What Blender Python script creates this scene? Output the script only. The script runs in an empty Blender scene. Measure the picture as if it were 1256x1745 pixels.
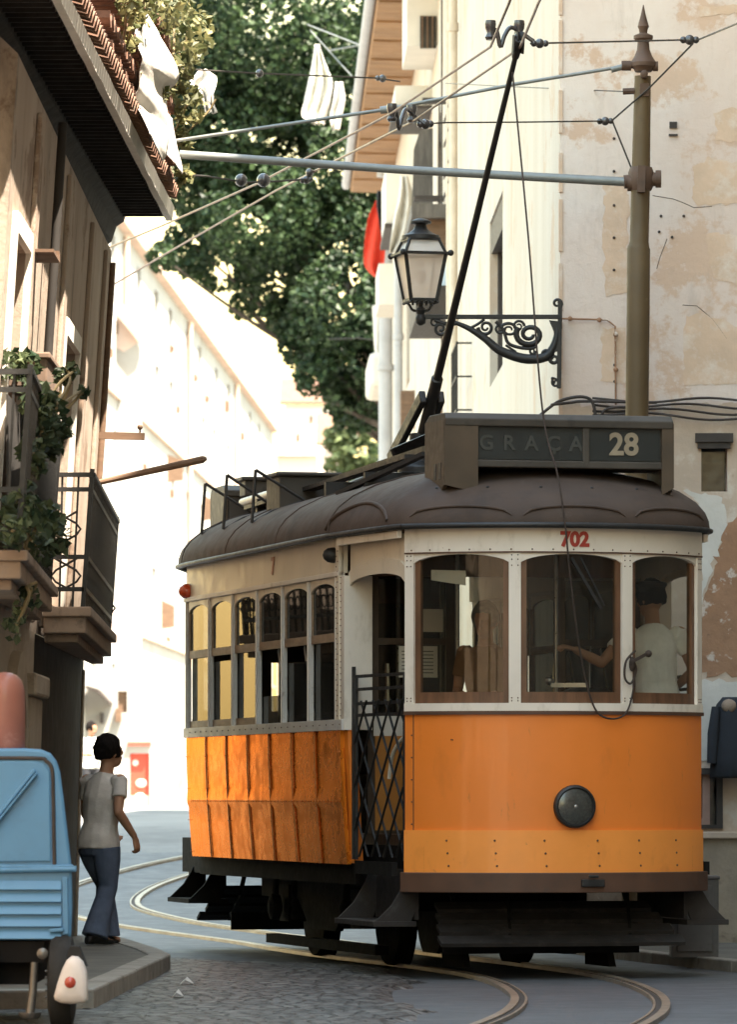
import bpy, math, random
from mathutils import Vector, Matrix, noise
rnd = random.Random(7)
R = math.radians
scene = bpy.context.scene
COL = scene.collection
H = 1.25                      # eye height
F = 9000.0                    # focal length in photo pixels

def at(px, py, Y):            # a point seen at photo pixel (px, py), Y metres away
    return Vector(((px-628)/F*Y, Y, H-(py-1354)/F*Y))

# ------------------------------------------------------------------ materials
def nt(name):
    m = bpy.data.materials.new(name); m.use_nodes = True
    t = m.node_tree; t.nodes.clear()
    out = t.nodes.new('ShaderNodeOutputMaterial')
    return m, t, out
def N(t, typ, **kw):
    n = t.nodes.new(typ)
    for k, v in kw.items():
        if k in n.inputs: n.inputs[k].default_value = v
        else: setattr(n, k, v)
    return n
def c4(c): return (c[0], c[1], c[2], 1)
def tex_noise(t, co, scale, detail=5, rough=.6, stretch=None):
    src = co
    if stretch:
        mp = N(t, 'ShaderNodeMapping'); mp.inputs['Scale'].default_value = stretch
        t.links.new(co, mp.inputs['Vector']); src = mp.outputs['Vector']
    n = N(t, 'ShaderNodeTexNoise', Scale=scale, Detail=detail, Roughness=rough)
    t.links.new(src, n.inputs['Vector'])
    return n.outputs['Fac']
def ramp(t, fac, stops):
    r = N(t, 'ShaderNodeValToRGB')
    e = r.color_ramp.elements
    while len(e) < len(stops): e.new(.5)
    for i, (p, c) in enumerate(stops):
        e[i].position = p; e[i].color = c4(c) if len(c) == 3 else c
    t.links.new(fac, r.inputs['Fac'])
    return r.outputs['Color']
def mixc(t, fac, a, b, mode='MIX'):
    m = N(t, 'ShaderNodeMix', data_type='RGBA', blend_type=mode)
    if hasattr(fac, 'is_output') : t.links.new(fac, m.inputs[0])
    else: m.inputs[0].default_value = fac
    for i, x in ((6, a), (7, b)):
        if hasattr(x, 'is_output'): t.links.new(x, m.inputs[i])
        else: m.inputs[i].default_value = c4(x)
    return m.outputs[2]
def mat(name, col, rough=.7, var=.18, scale=3., stretch=None, dirt=None, bump=.0, bscale=30., metal=0., spec=.4, coat=0., bstretch=None, extra=None, bdetail=6, tint=None):
    """col: base colour; var: mottling; dirt: list of (colour, threshold, softness, scale, stretch)"""
    m, t, out = nt(name)
    b = N(t, 'ShaderNodeBsdfPrincipled', Roughness=rough, Metallic=metal)
    b.inputs['Specular IOR Level'].default_value = spec
    b.inputs['Coat Weight'].default_value = coat
    if tint: b.inputs['Specular Tint'].default_value = c4(tint)
    b.inputs['Coat Roughness'].default_value = .08
    tc = N(t, 'ShaderNodeTexCoord'); co = tc.outputs['Object']
    lo = tuple(c*(1-var) for c in col); hi = tuple(min(1, c*(1+var)) for c in col)
    c = ramp(t, tex_noise(t, co, scale, 6, .65, stretch), [(.3, lo), (.7, hi)])
    for d in dirt or []:
        dc, th, soft, sc = d[:4]; st = d[4] if len(d) > 4 else None
        f = ramp(t, tex_noise(t, co, sc, 8, .68, st), [(th, (0,0,0)), (min(1, th+soft), (1,1,1))])
        c = mixc(t, f, c, dc)
    t.links.new(c, b.inputs['Base Color'])
    rr = ramp(t, tex_noise(t, co, scale*4, 4), [(.3, (max(0,rough-.1),)*3), (.7, (min(1,rough+.12),)*3)])
    t.links.new(rr, b.inputs['Roughness'])
    if bump:
        bp = N(t, 'ShaderNodeBump', Strength=bump, Distance=.02)
        t.links.new(tex_noise(t, co, bscale, bdetail, .6, bstretch), bp.inputs['Height'])
        t.links.new(bp.outputs['Normal'], b.inputs['Normal'])
    t.links.new(b.outputs[0], out.inputs[0])
    return m
def glass(name, tint=(.7,.72,.68), rough=.03, base=.08, film=(.03,.13)):
    m, t, out = nt(name)
    tr = N(t, 'ShaderNodeBsdfTransparent', Color=c4(tint))
    gl = N(t, 'ShaderNodeBsdfGlossy', Roughness=rough)
    lw = N(t, 'ShaderNodeLayerWeight', Blend=.5); fr = N(t, 'ShaderNodeMath', operation='POWER'); fr.inputs[1].default_value = 5.; t.links.new(lw.outputs['Facing'], fr.inputs[0])
    ad = N(t, 'ShaderNodeMath', operation='MULTIPLY_ADD'); ad.inputs[1].default_value = .55; ad.inputs[2].default_value = .025+base
    t.links.new(fr.outputs[0], ad.inputs[0])
    mx = N(t, 'ShaderNodeMixShader')
    t.links.new(ad.outputs[0], mx.inputs[0]); t.links.new(tr.outputs[0], mx.inputs[1]); t.links.new(gl.outputs[0], mx.inputs[2])
    # a dusty film
    df = N(t, 'ShaderNodeBsdfDiffuse', Color=(.35,.33,.28,1))
    tc = N(t, 'ShaderNodeTexCoord')
    f = ramp(t, tex_noise(t, tc.outputs['Object'], 2.5, 5), [(.35, (film[0],)*3), (.75, (film[1],)*3)])
    m2 = N(t, 'ShaderNodeMixShader')
    t.links.new(f, m2.inputs[0]); t.links.new(mx.outputs[0], m2.inputs[1]); t.links.new(df.outputs[0], m2.inputs[2])
    t.links.new(m2.outputs[0], out.inputs[0])
    return m
def leafmat(name, a, b, trans=.35, clump=.5):
    m, t, out = nt(name)
    g = N(t, 'ShaderNodeNewGeometry')
    c = ramp(t, g.outputs['Random Per Island'], [(0, a), (.8, b), (1, tuple(min(1, x*1.7) for x in b))])
    tc = N(t, 'ShaderNodeTexCoord'); k = ramp(t, tex_noise(t, tc.outputs['Object'], clump, 3), [(.38, (.45,.5,.5)), (.62, (1.0,1.0,1.0))])
    c = mixc(t, 1., c, k, 'MULTIPLY')
    d = N(t, 'ShaderNodeBsdfPrincipled', Roughness=.5); d.inputs['Specular IOR Level'].default_value = .3
    tr = N(t, 'ShaderNodeBsdfTranslucent')
    mx = N(t, 'ShaderNodeMixShader'); mx.inputs[0].default_value = trans
    t.links.new(c, d.inputs['Base Color']); t.links.new(c, tr.inputs['Color'])
    t.links.new(d.outputs[0], mx.inputs[1]); t.links.new(tr.outputs[0], mx.inputs[2]); t.links.new(mx.outputs[0], out.inputs[0])
    return m

M = {}
M['orange'] = mat('tram_orange_paint', (.80,.215,.028), .45, .07, 1.2, dirt=[((.52,.15,.025), .55, .3, 2.5, (1,1,.35)), ((.30,.12,.03), .64, .12, 9, (1,1,.25)), ((.16,.08,.03), .70, .08, 26)], bump=.07, bscale=1.8, coat=.25)
M['orange_side'] = mat('tram_side_orange_gloss', (.80,.27,.03), .27, .05, 2, stretch=(1.,1.,.25), dirt=[((.24,.11,.03), .74, .08, 24)], bump=.055, bscale=2.0, bstretch=(1,1.5,.10), bdetail=1, spec=.3, metal=.8, tint=(1,.50,.17))
M['orange_band'] = mat('tram_apron_paint', (.90,.31,.055), .45, .07, 2, dirt=[((.62,.21,.04), .55, .25, 3, (1,1,.5)), ((.25,.12,.05), .66, .1, 14), ((.2,.1,.05), .7, .08, 34)], coat=.2)
M['cream'] = mat('tram_white_paint', (.72,.645,.545), .55, .08, 2, dirt=[((.42,.35,.26), .55, .28, 6, (1,1,.4)), ((.22,.12,.06), .68, .08, 16)])
M['cream_side'] = mat('tram_side_cream_paint', (.66,.57,.44), .45, .1, 2, dirt=[((.40,.33,.25), .56, .3, 5, (1,1,.4)), ((.25,.15,.09), .68, .1, 14)])
M['grey_trim'] = mat('tram_grey_trim', (.52,.49,.45), .5, .15, 4, dirt=[((.25,.20,.16), .58, .2, 9)])
M['wood'] = mat('varnished_wood', (.13,.062,.03), .45, .35, 3, stretch=(6,6,1), bump=.1, bscale=20, bstretch=(6,6,1))
M['wood_pale'] = mat('weathered_brown_wood', (.30,.20,.12), .6, .3, 4, stretch=(1,1,5))
M['roofm'] = mat('tram_roof_canvas', (.072,.050,.038), .75, .22, 2.2, dirt=[((.045,.034,.028), .5, .25, 3), ((.12,.092,.075), .62, .2, 5)], spec=.2, bump=.15, bscale=14)
M['black'] = mat('black_iron', (.02,.019,.018), .5, .3, 6, bump=.1)
M['under'] = mat('undercarriage_grime', (.011,.010,.009), .9, .4, 5, dirt=[((.04,.031,.024), .6, .2, 8)], spec=.1)
M['bumper'] = mat('bumper_brown_paint', (.09,.045,.026), .6, .25, 4, dirt=[((.05,.035,.03), .55, .25, 7)])
M['slat'] = mat('lifeguard_slats', (.022,.018,.015), .9, .4, 5, dirt=[((.05,.04,.035), .55, .2, 9)])
M['stepm'] = mat('step_grey_brown', (.026,.021,.018), .8, .3, 5, dirt=[((.05,.045,.04), .58, .2, 9)])
M['glass'] = glass('tram_glass', (.80,.80,.77), .03, .0, (.004,.022))
M['glass_side'] = glass('tram_side_glass', (.42,.43,.42), .02, .02, (.03,.08))
M['glass_dark'] = glass('darkened_side_glass', (.28,.28,.26), .03, .02, (.02,.05))  # darker tint on the right panes paints interior gloom into the glass
M['lens'] = mat('headlight_lens', (.045,.045,.038), .25, .3, 14, coat=.5, spec=.5)
M['red'] = mat('faded_red_paint', (.36,.045,.028), .5, .15, 6)
M['red_faded'] = mat('rubbed_red_paint', (.50,.28,.20), .6, .15, 9)
M['boxpaint'] = mat('sign_box_paint', (.055,.046,.036), .6, .25, 4, dirt=[((.03,.025,.02), .55, .2, 7)])
M['boxend'] = mat('sign_box_end_ochre', (.075,.052,.032), .6, .25, 4, dirt=[((.06,.045,.03), .55, .2, 7)])
M['signface'] = mat('sign_dark_glass', (.022,.024,.022), .45, .2, 5)
M['sigletter'] = mat('sign_faint_letters', (.05,.05,.043), .6, .1, 9)
M['sigdigit'] = mat('sign_pale_digits', (.27,.22,.15), .6, .15, 9)
M['metal'] = mat('worn_steel', (.45,.44,.42), .35, .2, 8, metal=.9)
M['whitepipe'] = mat('painted_rail_white', (.7,.66,.55), .4, .12, 6)
M['interior'] = mat('tram_interior_wood', (.055,.033,.018), .5, .3, 4, stretch=(3,3,1))
M['interior_orange'] = mat('inner_orange_panel', (.42,.17,.03), .55, .15, 3)
M['paper'] = mat('paper_notice', (.62,.60,.52), .8, .06, 14)
M['rope'] = mat('dark_rope', (.045,.03,.022), .8, .3, 20)
M['rail'] = mat('polished_tram_rail', (.34,.28,.21), .4, .3, 4, metal=.75, dirt=[((.25,.16,.09), .55, .2, 3)])
M['railside'] = mat('rail_groove_rust', (.045,.034,.026), .8, .3, 6)
# ------------------------------------------------------------------ mesh builder
class MB:
    def __init__(s): s.v = []; s.f = []; s.mi = []; s.cur = 0
    def add(s, vs, fs):
        o = len(s.v); s.v += [Vector(p) for p in vs]
        for f in fs: s.f.append([o+i for i in f]); s.mi.append(s.cur)
        return s
    def box(s, c, d, rot=None):
        c = Vector(c); x, y, z = d[0]/2, d[1]/2, d[2]/2
        ps = [Vector((i*x, j*y, k*z)) for k in (-1,1) for j in (-1,1) for i in (-1,1)]
        if rot is not None: ps = [rot @ p for p in ps]
        return s.add([c+p for p in ps], [(0,2,3,1),(4,5,7,6),(0,1,5,4),(2,6,7,3),(0,4,6,2),(1,3,7,5)])
    def bb(s, x0, x1, y0, y1, z0, z1): return s.box(((x0+x1)/2,(y0+y1)/2,(z0+z1)/2), (abs(x1-x0),abs(y1-y0),abs(z1-z0)))
    def bar(s, a, b, w, h, up=(0,0,1)):
        a = Vector(a); b = Vector(b); d = b-a; L = d.length; d.normalize(); up = Vector(up)
        if abs(d.dot(up)) > .98: up = Vector((0,1,0))
        x = d.cross(up).normalized(); z = x.cross(d)
        return s.box((a+b)/2, (w, L, h), Matrix((x, d, z)).transposed())
    def tube(s, pts, r, n=8, cap=True, flat=1.):
        pts = [Vector(p) for p in pts]; k = len(pts)
        rs = r if isinstance(r, (list, tuple)) else [r]*k
        t0 = (pts[1]-pts[0]).normalized()
        u = t0.orthogonal().normalized(); vs = []
        for i, p in enumerate(pts):
            t = (pts[min(k-1,i+1)]-pts[max(0,i-1)])
            t = t.normalized() if t.length > 1e-9 else t0
            u = (u - t*u.dot(t)); u = u.normalized() if u.length > 1e-6 else t.orthogonal().normalized()
            w = t.cross(u)
            for j in range(n):
                a = 2*math.pi*j/n
                vs.append(p + (u*math.cos(a)+w*math.sin(a)*flat)*rs[i])
        fs = [(i*n+j, i*n+(j+1)%n, (i+1)*n+(j+1)%n, (i+1)*n+j) for i in range(k-1) for j in range(n)]
        if cap: fs += [tuple(range(n-1,-1,-1)), tuple(range((k-1)*n, k*n))]
        return s.add(vs, fs)
    def lathe(s, prof, c, n=20, rot=None):
        c = Vector(c); vs = []
        for r, z in prof:
            for j in range(n):
                a = 2*math.pi*j/n; p = Vector((r*math.cos(a), r*math.sin(a), z))
                vs.append(c + (rot @ p if rot is not None else p))
        k = len(prof)
        fs = [(i*n+j, i*n+(j+1)%n, (i+1)*n+(j+1)%n, (i+1)*n+j) for i in range(k-1) for j in range(n)]
        fs += [tuple(range(n-1,-1,-1)), tuple(range((k-1)*n, k*n))]
        return s.add(vs, fs)
    def prism(s, loop, vec):
        loop = [Vector(p) for p in loop]; vec = Vector(vec); n = len(loop)
        fs = [tuple(range(n-1,-1,-1)), tuple(range(n, 2*n))] + [(i,(i+1)%n,n+(i+1)%n,n+i) for i in range(n)]
        return s.add(loop+[p+vec for p in loop], fs)
    def loft(s, rings, close=True, cap=True):
        n = len(rings[0]); vs = [p for r in rings for p in r]; k = len(rings)
        m = n if close else n-1
        fs = [(i*n+j, i*n+(j+1)%n, (i+1)*n+(j+1)%n, (i+1)*n+j) for i in range(k-1) for j in range(m)]
        if cap and close: fs += [tuple(range(n-1,-1,-1)), tuple(range((k-1)*n, k*n))]
        return s.add(vs, fs)
    def ball(s, c, r, nu=12, nv=8, sc=(1,1,1), rot=None):
        c = Vector(c); vs = []; fs = []
        for i in range(1, nv):
            th = math.pi*i/nv
            for j in range(nu):
                a = 2*math.pi*j/nu
                p = Vector((r*sc[0]*math.sin(th)*math.cos(a), r*sc[1]*math.sin(th)*math.sin(a), r*sc[2]*math.cos(th)))
                vs.append(c + (rot @ p if rot is not None else p))
        top = Vector((0,0,r*sc[2])); 
        if rot is not None: top = rot @ top
        vs += [c+top, c-top]; T = len(vs)-2
        for i in range(nv-2):
            for j in range(nu): fs.append((i*nu+j, (i+1)*nu+j, (i+1)*nu+(j+1)%nu, i*nu+(j+1)%nu))
        for j in range(nu): fs += [(T, j, (j+1)%nu), (T+1, (nv-2)*nu+(j+1)%nu, (nv-2)*nu+j)]
        return s.add(vs, fs)
    def xf(s, fn): s.v = [Vector(fn(p)) for p in s.v]; return s
    def build(s, name, mats, parent=None, label=None, smooth=None, bevel=0, world=False, fix=True):
        me = bpy.data.meshes.new(name)
        vs = s.v
        if parent is not None and world:
            inv = (Matrix.Translation(parent.location) @ parent.rotation_euler.to_matrix().to_4x4()).inverted()
            vs = [inv @ p for p in vs]
        me.from_pydata([tuple(p) for p in vs], [], s.f)
        ml = mats if isinstance(mats, (list, tuple)) else [mats]
        for m in ml: me.materials.append(M[m] if isinstance(m, str) else m)
        if len(ml) > 1:
            for p, i in zip(me.polygons, s.mi): p.material_index = i
        if fix:
            import bmesh
            b = bmesh.new(); b.from_mesh(me); bmesh.ops.recalc_face_normals(b, faces=b.faces); b.to_mesh(me); b.free()
        if smooth:
            for p in me.polygons: p.use_smooth = True
            me.set_sharp_from_angle(angle=R(smooth))
        me.update()
        o = bpy.data.objects.new(name, me); COL.objects.link(o)
        if parent is not None: o.parent = parent
        if label: o['label'] = label
        if bevel:
            bm = o.modifiers.new('bevel', 'BEVEL'); bm.width = bevel; bm.segments = 2; bm.limit_method = 'ANGLE'; bm.angle_limit = R(40)
        return o

def thing(name, label, cat, loc=(0,0,0), rotz=0, group=None):
    o = bpy.data.objects.new(name, None); COL.objects.link(o)
    o.empty_display_size = .2; o.location = loc; o.rotation_euler = (0,0,rotz)
    o['label'] = label; o['category'] = cat
    if group: o['group'] = group
    return o
def solo(mb, name, mats, label, cat, group=None, base=None, **kw):
    """a thing that is one mesh, built in world coordinates, its origin moved to its base"""
    if base is None:
        n = len(mb.v); zs = min(p.z for p in mb.v)
        base = Vector((sum(p.x for p in mb.v)/n, sum(p.y for p in mb.v)/n, zs))
    base = Vector(base); mb.v = [p-base for p in mb.v]
    o = mb.build(name, mats, **kw); o.location = base
    o['label'] = label; o['category'] = cat
    if group: o['group'] = group
    return o
def struct(o): o['kind'] = 'structure'; return o
def dup(root, loc, rotz=None, label=None, group=None):
    c = root.copy(); COL.objects.link(c); c.location = loc
    if rotz is not None: c.rotation_euler = (0,0,rotz)
    if label: c['label'] = label
    if group: c['group'] = group
    for ch in list(root.children):
        d = ch.copy(); COL.objects.link(d); d.parent = c
        for g in list(ch.children):
            e = g.copy(); COL.objects.link(e); e.parent = d
    return c
def text_geo(txt, size, offset=0.0, depth=.004):
    cu = bpy.data.curves.new('lettering', 'FONT'); cu.body = txt; cu.size = size; cu.offset = offset; cu.extrude = depth
    cu.align_x = 'CENTER'; cu.align_y = 'CENTER'; cu.resolution_u = 4
    ob = bpy.data.objects.new('lettering', cu); COL.objects.link(ob)
    dg = bpy.context.evaluated_depsgraph_get(); dg.update()
    me = bpy.data.meshes.new_from_object(ob.evaluated_get(dg))
    vs = [v.co.copy() for v in me.vertices]; fs = [tuple(p.vertices) for p in me.polygons]
    bpy.data.objects.remove(ob); bpy.data.curves.remove(cu); bpy.data.meshes.remove(me)
    return vs, fs
def remeshed(mb, name, mats, parent, voxel=.01, smooth=4, label=None, world=False):
    o = mb.build(name, mats, parent, label, world=world)
    m = o.modifiers.new('remesh', 'REMESH'); m.mode = 'VOXEL'; m.voxel_size = voxel
    s = o.modifiers.new('smooth', 'SMOOTH'); s.iterations = smooth; s.factor = .5
    dg = bpy.context.evaluated_depsgraph_get(); dg.update()
    me = bpy.data.meshes.new_from_object(o.evaluated_get(dg))
    o.modifiers.clear(); old = o.data; o.data = me; bpy.data.meshes.remove(old)
    for p in me.polygons: p.use_smooth = True
    return o
def spline(pts, n=8):
    """Catmull-Rom through pts"""
    P = [Vector(p) for p in pts]; out = []
    for i in range(len(P)-1):
        p0 = P[max(0,i-1)]; p1 = P[i]; p2 = P[i+1]; p3 = P[min(len(P)-1,i+2)]
        for k in range(n):
            t = k/n
            out.append(.5*((2*p1)+(p2-p0)*t+(2*p0-5*p1+4*p2-p3)*t*t+(3*p1-p0-3*p2+p3)*t**3))
    out.append(P[-1]); return out
def holed(mb, O, U, Nn, ulen, z0, z1, holes, depth):
    """a wall face from O along U, up z, outward normal Nn, with rectangular holes that have reveals"""
    O = Vector(O); U = Vector(U).normalized(); Nn = Vector(Nn).normalized()
    us = sorted({0, ulen, *[h[0] for h in holes], *[h[1] for h in holes]})
    zs = sorted({z0, z1, *[h[2] for h in holes], *[h[3] for h in holes]})
    pt = lambda u, z, d=0: O + U*u + Vector((0,0,z)) - Nn*d
    for a, b in zip(us, us[1:]):
        for c, d in zip(zs, zs[1:]):
            um, zm = (a+b)/2, (c+d)/2
            if any(h[0] < um < h[1] and h[2] < zm < h[3] for h in holes): continue
            mb.add([pt(a,c), pt(b,c), pt(b,d), pt(a,d)], [(0,1,2,3)])
    for a, b, c, d in holes:
        for q in (((a,c),(b,c)), ((b,c),(b,d)), ((b,d),(a,d)), ((a,d),(a,c))):
            (p, r) = q
            mb.add([pt(*p), pt(*r), pt(r[0],r[1],depth), pt(p[0],p[1],depth)], [(0,1,2,3)])
    return pt

# ------------------------------------------------------------------ people
M['skin'] = mat('warm_skin', (.42,.22,.13), .55, .1, 8)
M['hair'] = mat('black_hair', (.014,.011,.010), .95, .4, 60, bump=.8, bscale=160, spec=.1)
M['hair_grey'] = mat('grey_hair', (.18,.17,.15), .7, .3, 30, bump=.3, bscale=90)
def cloth(name, col, **kw): return mat(name, col, .85, kw.pop('var', .14), kw.pop('scale', 7), bump=.35, bscale=14, spec=.2, **kw)
M['tee'] = cloth('pale_tee_shirt', (.60,.55,.50))
M['shirt'] = cloth('white_shirt', (.88,.84,.77))
M['jeans'] = cloth('blue_jeans', (.095,.12,.175), scale=4, var=.35, dirt=[((.16,.19,.25), .56, .25, 5, (1,1,.4))])
M['darkcloth'] = cloth('dark_trousers', (.04,.04,.045))
M['ochre_cloth'] = cloth('ochre_blouse', (.20,.11,.05))
M['shoe'] = mat('black_shoes', (.02,.018,.016), .5, .3, 9)
M['cap'] = cloth('dark_cap', (.03,.03,.035))

def rings(mb, pts, n=14):
    """pts: (x,y,z, rx, ry[, axis]) closed tube of upright ellipses following the chain"""
    k = len(pts); P = [Vector(p[:3]) for p in pts]; rs = []
    for i in range(k):
        t = (P[min(k-1,i+1)]-P[max(0,i-1)]).normalized()
        x = Vector((1,0,0)); x = x - t*x.dot(t)
        if x.length < .2: x = Vector((0,1,0)); x = x - t*x.dot(t)
        x.normalize(); y = t.cross(x)
        rs.append([P[i] + x*math.cos(2*math.pi*j/n)*pts[i][3] + y*math.sin(2*math.pi*j/n)*pts[i][4] for j in range(n)])
    mb.loft(rs)
def limb(mb, a, b, ra, rb, bulge=0., n=12):
    a = Vector(a); b = Vector(b); m = a.lerp(b, .4); e = b-a
    q = [(a-e*.02, ra*.9), (a, ra), (m, (ra*.6+rb*.4)*(1+bulge)), (a.lerp(b,.75), (ra*.25+rb*.75)*(1+bulge*.4)), (b, rb), (b+e*.02, rb*.9)]
    mb.tube([x for x,_ in q], [r for _,r in q], n)
def hand(mb, w, d, side, curl=.5, palmn=None):
    """w wrist, d direction of the hand, side: +1 right / -1 left; palmn: direction the palm faces"""
    w = Vector(w); d = Vector(d).normalized(); pn = Vector(palmn or (-side,0,0)); pn = (pn-d*pn.dot(d)).normalized()
    x = d.cross(pn).normalized()*side            # towards the thumb side
    rs = []
    for t, hw, ht in ((-.01,.024,.018),(.02,.031,.016),(.055,.04,.015),(.088,.042,.013),(.095,.038,.011)):
        c = w + d*t
        rs.append([c + x*math.cos(2*math.pi*j/12)*hw + pn*math.sin(2*math.pi*j/12)*ht for j in range(12)])
    mb.loft(rs)
    for i, (off, L) in enumerate(((.031,.072),(.011,.082),(-.010,.076),(-.030,.058))):
        p = w + d*.088 + x*off; dirv = d.copy(); pts = [p-d*.02, p]; r = [.0088,.0095]
        for s_, fr in enumerate((.42,.33,.25)):
            a = curl*(.5+.45*s_)*(1+.12*i)
            dirv = (d*math.cos(a*(1+s_*.6)) + pn*math.sin(a*(1+s_*.6))).normalized()
            p = p + dirv*L*fr; pts.append(p); r.append(.0088-.0013*s_)
        mb.tube(pts, r, 8)
    p = w + d*.03 + x*.027; t1 = (d*.62 + x*.6 + pn*.4).normalized(); t2 = (d*.85 + x*.2 + pn*.5).normalized()
    mb.tube([p-t1*.015, p, p+t1*.035, p+t1*.035+t2*.03], [.011,.0125,.0105,.0085], 8)
def person(label, loc, rotz, P):
    """P: joints in local metres (facing +Y, x to the person's right): hips, chest, neck, head(centre), sh/el/wr R,L ; kn/an R,L"""
    o = thing('person', label, 'person', loc, rotz)
    sk = MB(); v = lambda k: Vector(P[k])
    hip, che, nek, hd = v('hip'), v('chest'), v('neck'), v('head')
    rings(sk, [(*(hip+Vector((0,0,-.08))), .13,.085), (*hip,.15,.10), (*hip.lerp(che,.5),.125,.09), (*che,.145,.10), (*(che.lerp(nek,.7)),.13,.075), (*(nek+Vector((0,0,-.02))),.07,.06), (*nek,.052,.055), (*(nek.lerp(hd,.6)),.05,.055)])
    ty = Matrix.Rotation(P.get('turn', 0), 3, 'Z') @ Matrix.Rotation(P.get('nod', 0), 3, 'X')
    sk.ball(hd+ty @ Vector((0,.0,.015)), .105, 18, 14, (.74,.92,1.02), ty)
    sk.ball(hd+ty @ Vector((0,.035,-.055)), .068, 14, 10, (.82,.85,.9), ty)        # jaw
    sk.ball(hd+ty @ Vector((0,.106,-.012)), .016, 8, 6, (.8,1.1,1.5), ty)          # nose
    sk.ball(hd+ty @ Vector((0,.096,-.052)), .018, 8, 6, (1.3,.5,.45), ty)          # mouth
    for s_ in (-1, 1):
        sk.ball(hd+ty @ Vector((s_*.079,-.006,-.005)), .026, 8, 6, (.35,.8,1.25), ty)
        sk.ball(hd+ty @ Vector((s_*.032,.088,.018)), .013, 8, 6, (1.2,.6,.7), ty)
    for s_, k in ((1,'R'), (-1,'L')):
        sh, el, wr = v('sh'+k), v('el'+k), v('wr'+k)
        sk.ball(sh, .05); limb(sk, sh, el, .047, .036, .08); sk.ball(el, .036); limb(sk, el, wr, .038, .025, .1)
        hand(sk, wr, P.get('hd'+k, (wr-el)), s_, P.get('curl'+k, .5), P.get('pn'+k))
        hp = hip + Vector((s_*.085, 0, -.05)); kn, an = v('kn'+k), v('an'+k)
        limb(sk, hp, kn, .078, .052, .05); sk.ball(kn, .052); limb(sk, kn, an, .054, .036, .12)
        sk.tube([an+Vector((0,-.05,-.045)), an+Vector((0,.02,-.05)), an+Vector((0,.15,-.062))], [.026,.03,.02], 10)
    remeshed(sk, 'body', 'skin', o, .0075, 3)
    tee = MB(); up = Vector((0,0,1))
    w = P.get('wide', 1.)
    rings(tee, [(*(hip+up*-.075),.182*w,.138), (*(hip+up*-.03),.178*w,.135), (*(hip+up*.02),.168*w,.128), (*hip.lerp(che,.35),.148*w,.115), (*hip.lerp(che,.7),.16*w,.12), (*che,.175*w,.122), (*che.lerp(nek,.55),.17*w,.10), (*che.lerp(nek,.85),.10,.075), (*(nek+up*-.01),.066,.066)])
    for s_, k in ((1,'R'), (-1,'L')):
        sh, el = v('sh'+k), v('el'+k); e = sh.lerp(el, P.get('sleeve', .62))
        tee.ball(sh+Vector((-s_*.02,0,-.012)), .060*w); tee.tube([sh+Vector((-s_*.04,0,-.01)), sh+Vector((0,0,-.01)), sh.lerp(e,.5), e], [.062*w,.060*w,.056,.057], 14)
    rng = random.Random(3)
    for p in tee.v: p += Vector((noise.noise(p*13),noise.noise(p*13+Vector((5,0,0))),0))*.013
    remeshed(tee, 'shirt', P['top'], o, .009, 3)
    tr = MB()
    rings(tr, [(*(hip+up*.02),.140,.10), (*(hip+up*-.03),.150,.112), (*(hip+up*-.08),.165,.126), (*(hip+up*-.13),.15,.115)])
    for s_, k in ((1,'R'), (-1,'L')):
        hp = hip + Vector((s_*.08, 0, -.06)); kn, an = v('kn'+k), v('an'+k); fl = P.get('flare', .075)
        tr.tube([hp, hp.lerp(kn,.35), hp.lerp(kn,.7), kn, kn.lerp(an,.3), kn.lerp(an,.65), an+up*-.035], [.105,.10,.084,.072,.073,.5*.075+.5*fl,fl], 16)
    for p in tr.v: p += Vector((noise.noise(p*11),noise.noise(p*11+Vector((5,0,0))),0))*.008
    remeshed(tr, 'trousers', P['bottom'], o, .009, 3)
    for s_, k in ((1,'R'), (-1,'L')):
        an = v('an'+k); sh = MB(); f = Matrix.Rotation(P.get('foot'+k, 0), 3, 'Z')
        rr = []
        for y, w_, h_ in ((-.085,.024,.05),(-.07,.036,.075),(-.02,.04,.085),(.05,.042,.06),(.11,.046,.045),(.16,.038,.034),(.185,.018,.02)):
            rr.append([an + f @ Vector((math.cos(2*math.pi*j/12)*w_, y, -.09 + h_/2 + math.sin(2*math.pi*j/12)*h_/2)) for j in range(12)])
        sh.loft(rr); sh.build('shoe', 'shoe', o, smooth=60)
    hr = MB()
    hm = P.get('hairmat', 'hair')
    for i in range(15):
        for j in range(20):
            th = math.pi*(.02+.60*i/14); a = 2*math.pi*j/20
            p = Vector((.084*math.sin(th)*math.cos(a)*(1-.16*max(0,i-9)/5), .095*math.sin(th)*math.sin(a)-.012, .108*math.cos(th)+.018))
            if p.y > .055 and p.z < .075: continue
            hr.ball(hd + ty @ (p*(1+.05*rng.uniform(-1,1))), .016+.010*rng.random(), 7, 5)
    remeshed(hr, 'hair', hm, o, .008, 2)
    if P.get('cap'):
        cp = MB(); cp.lathe([(.0,.105),(.06,.11),(.112,.10),(.115,.085),(.10,.06),(.098,.035),(.097,.03),(0,.03)], hd + up*.02, 20)
        cp.prism([hd+ty @ Vector((x,.07+.06*math.cos(x*14),.045)) for x in (-.08,-.05,0,.05,.08)]+[hd+ty @ Vector((.08,.03,.045)),hd+ty @ Vector((-.08,.03,.045))], (0,0,.008))
        cp.build('cap', 'cap', o, smooth=40)
    return o
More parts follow.
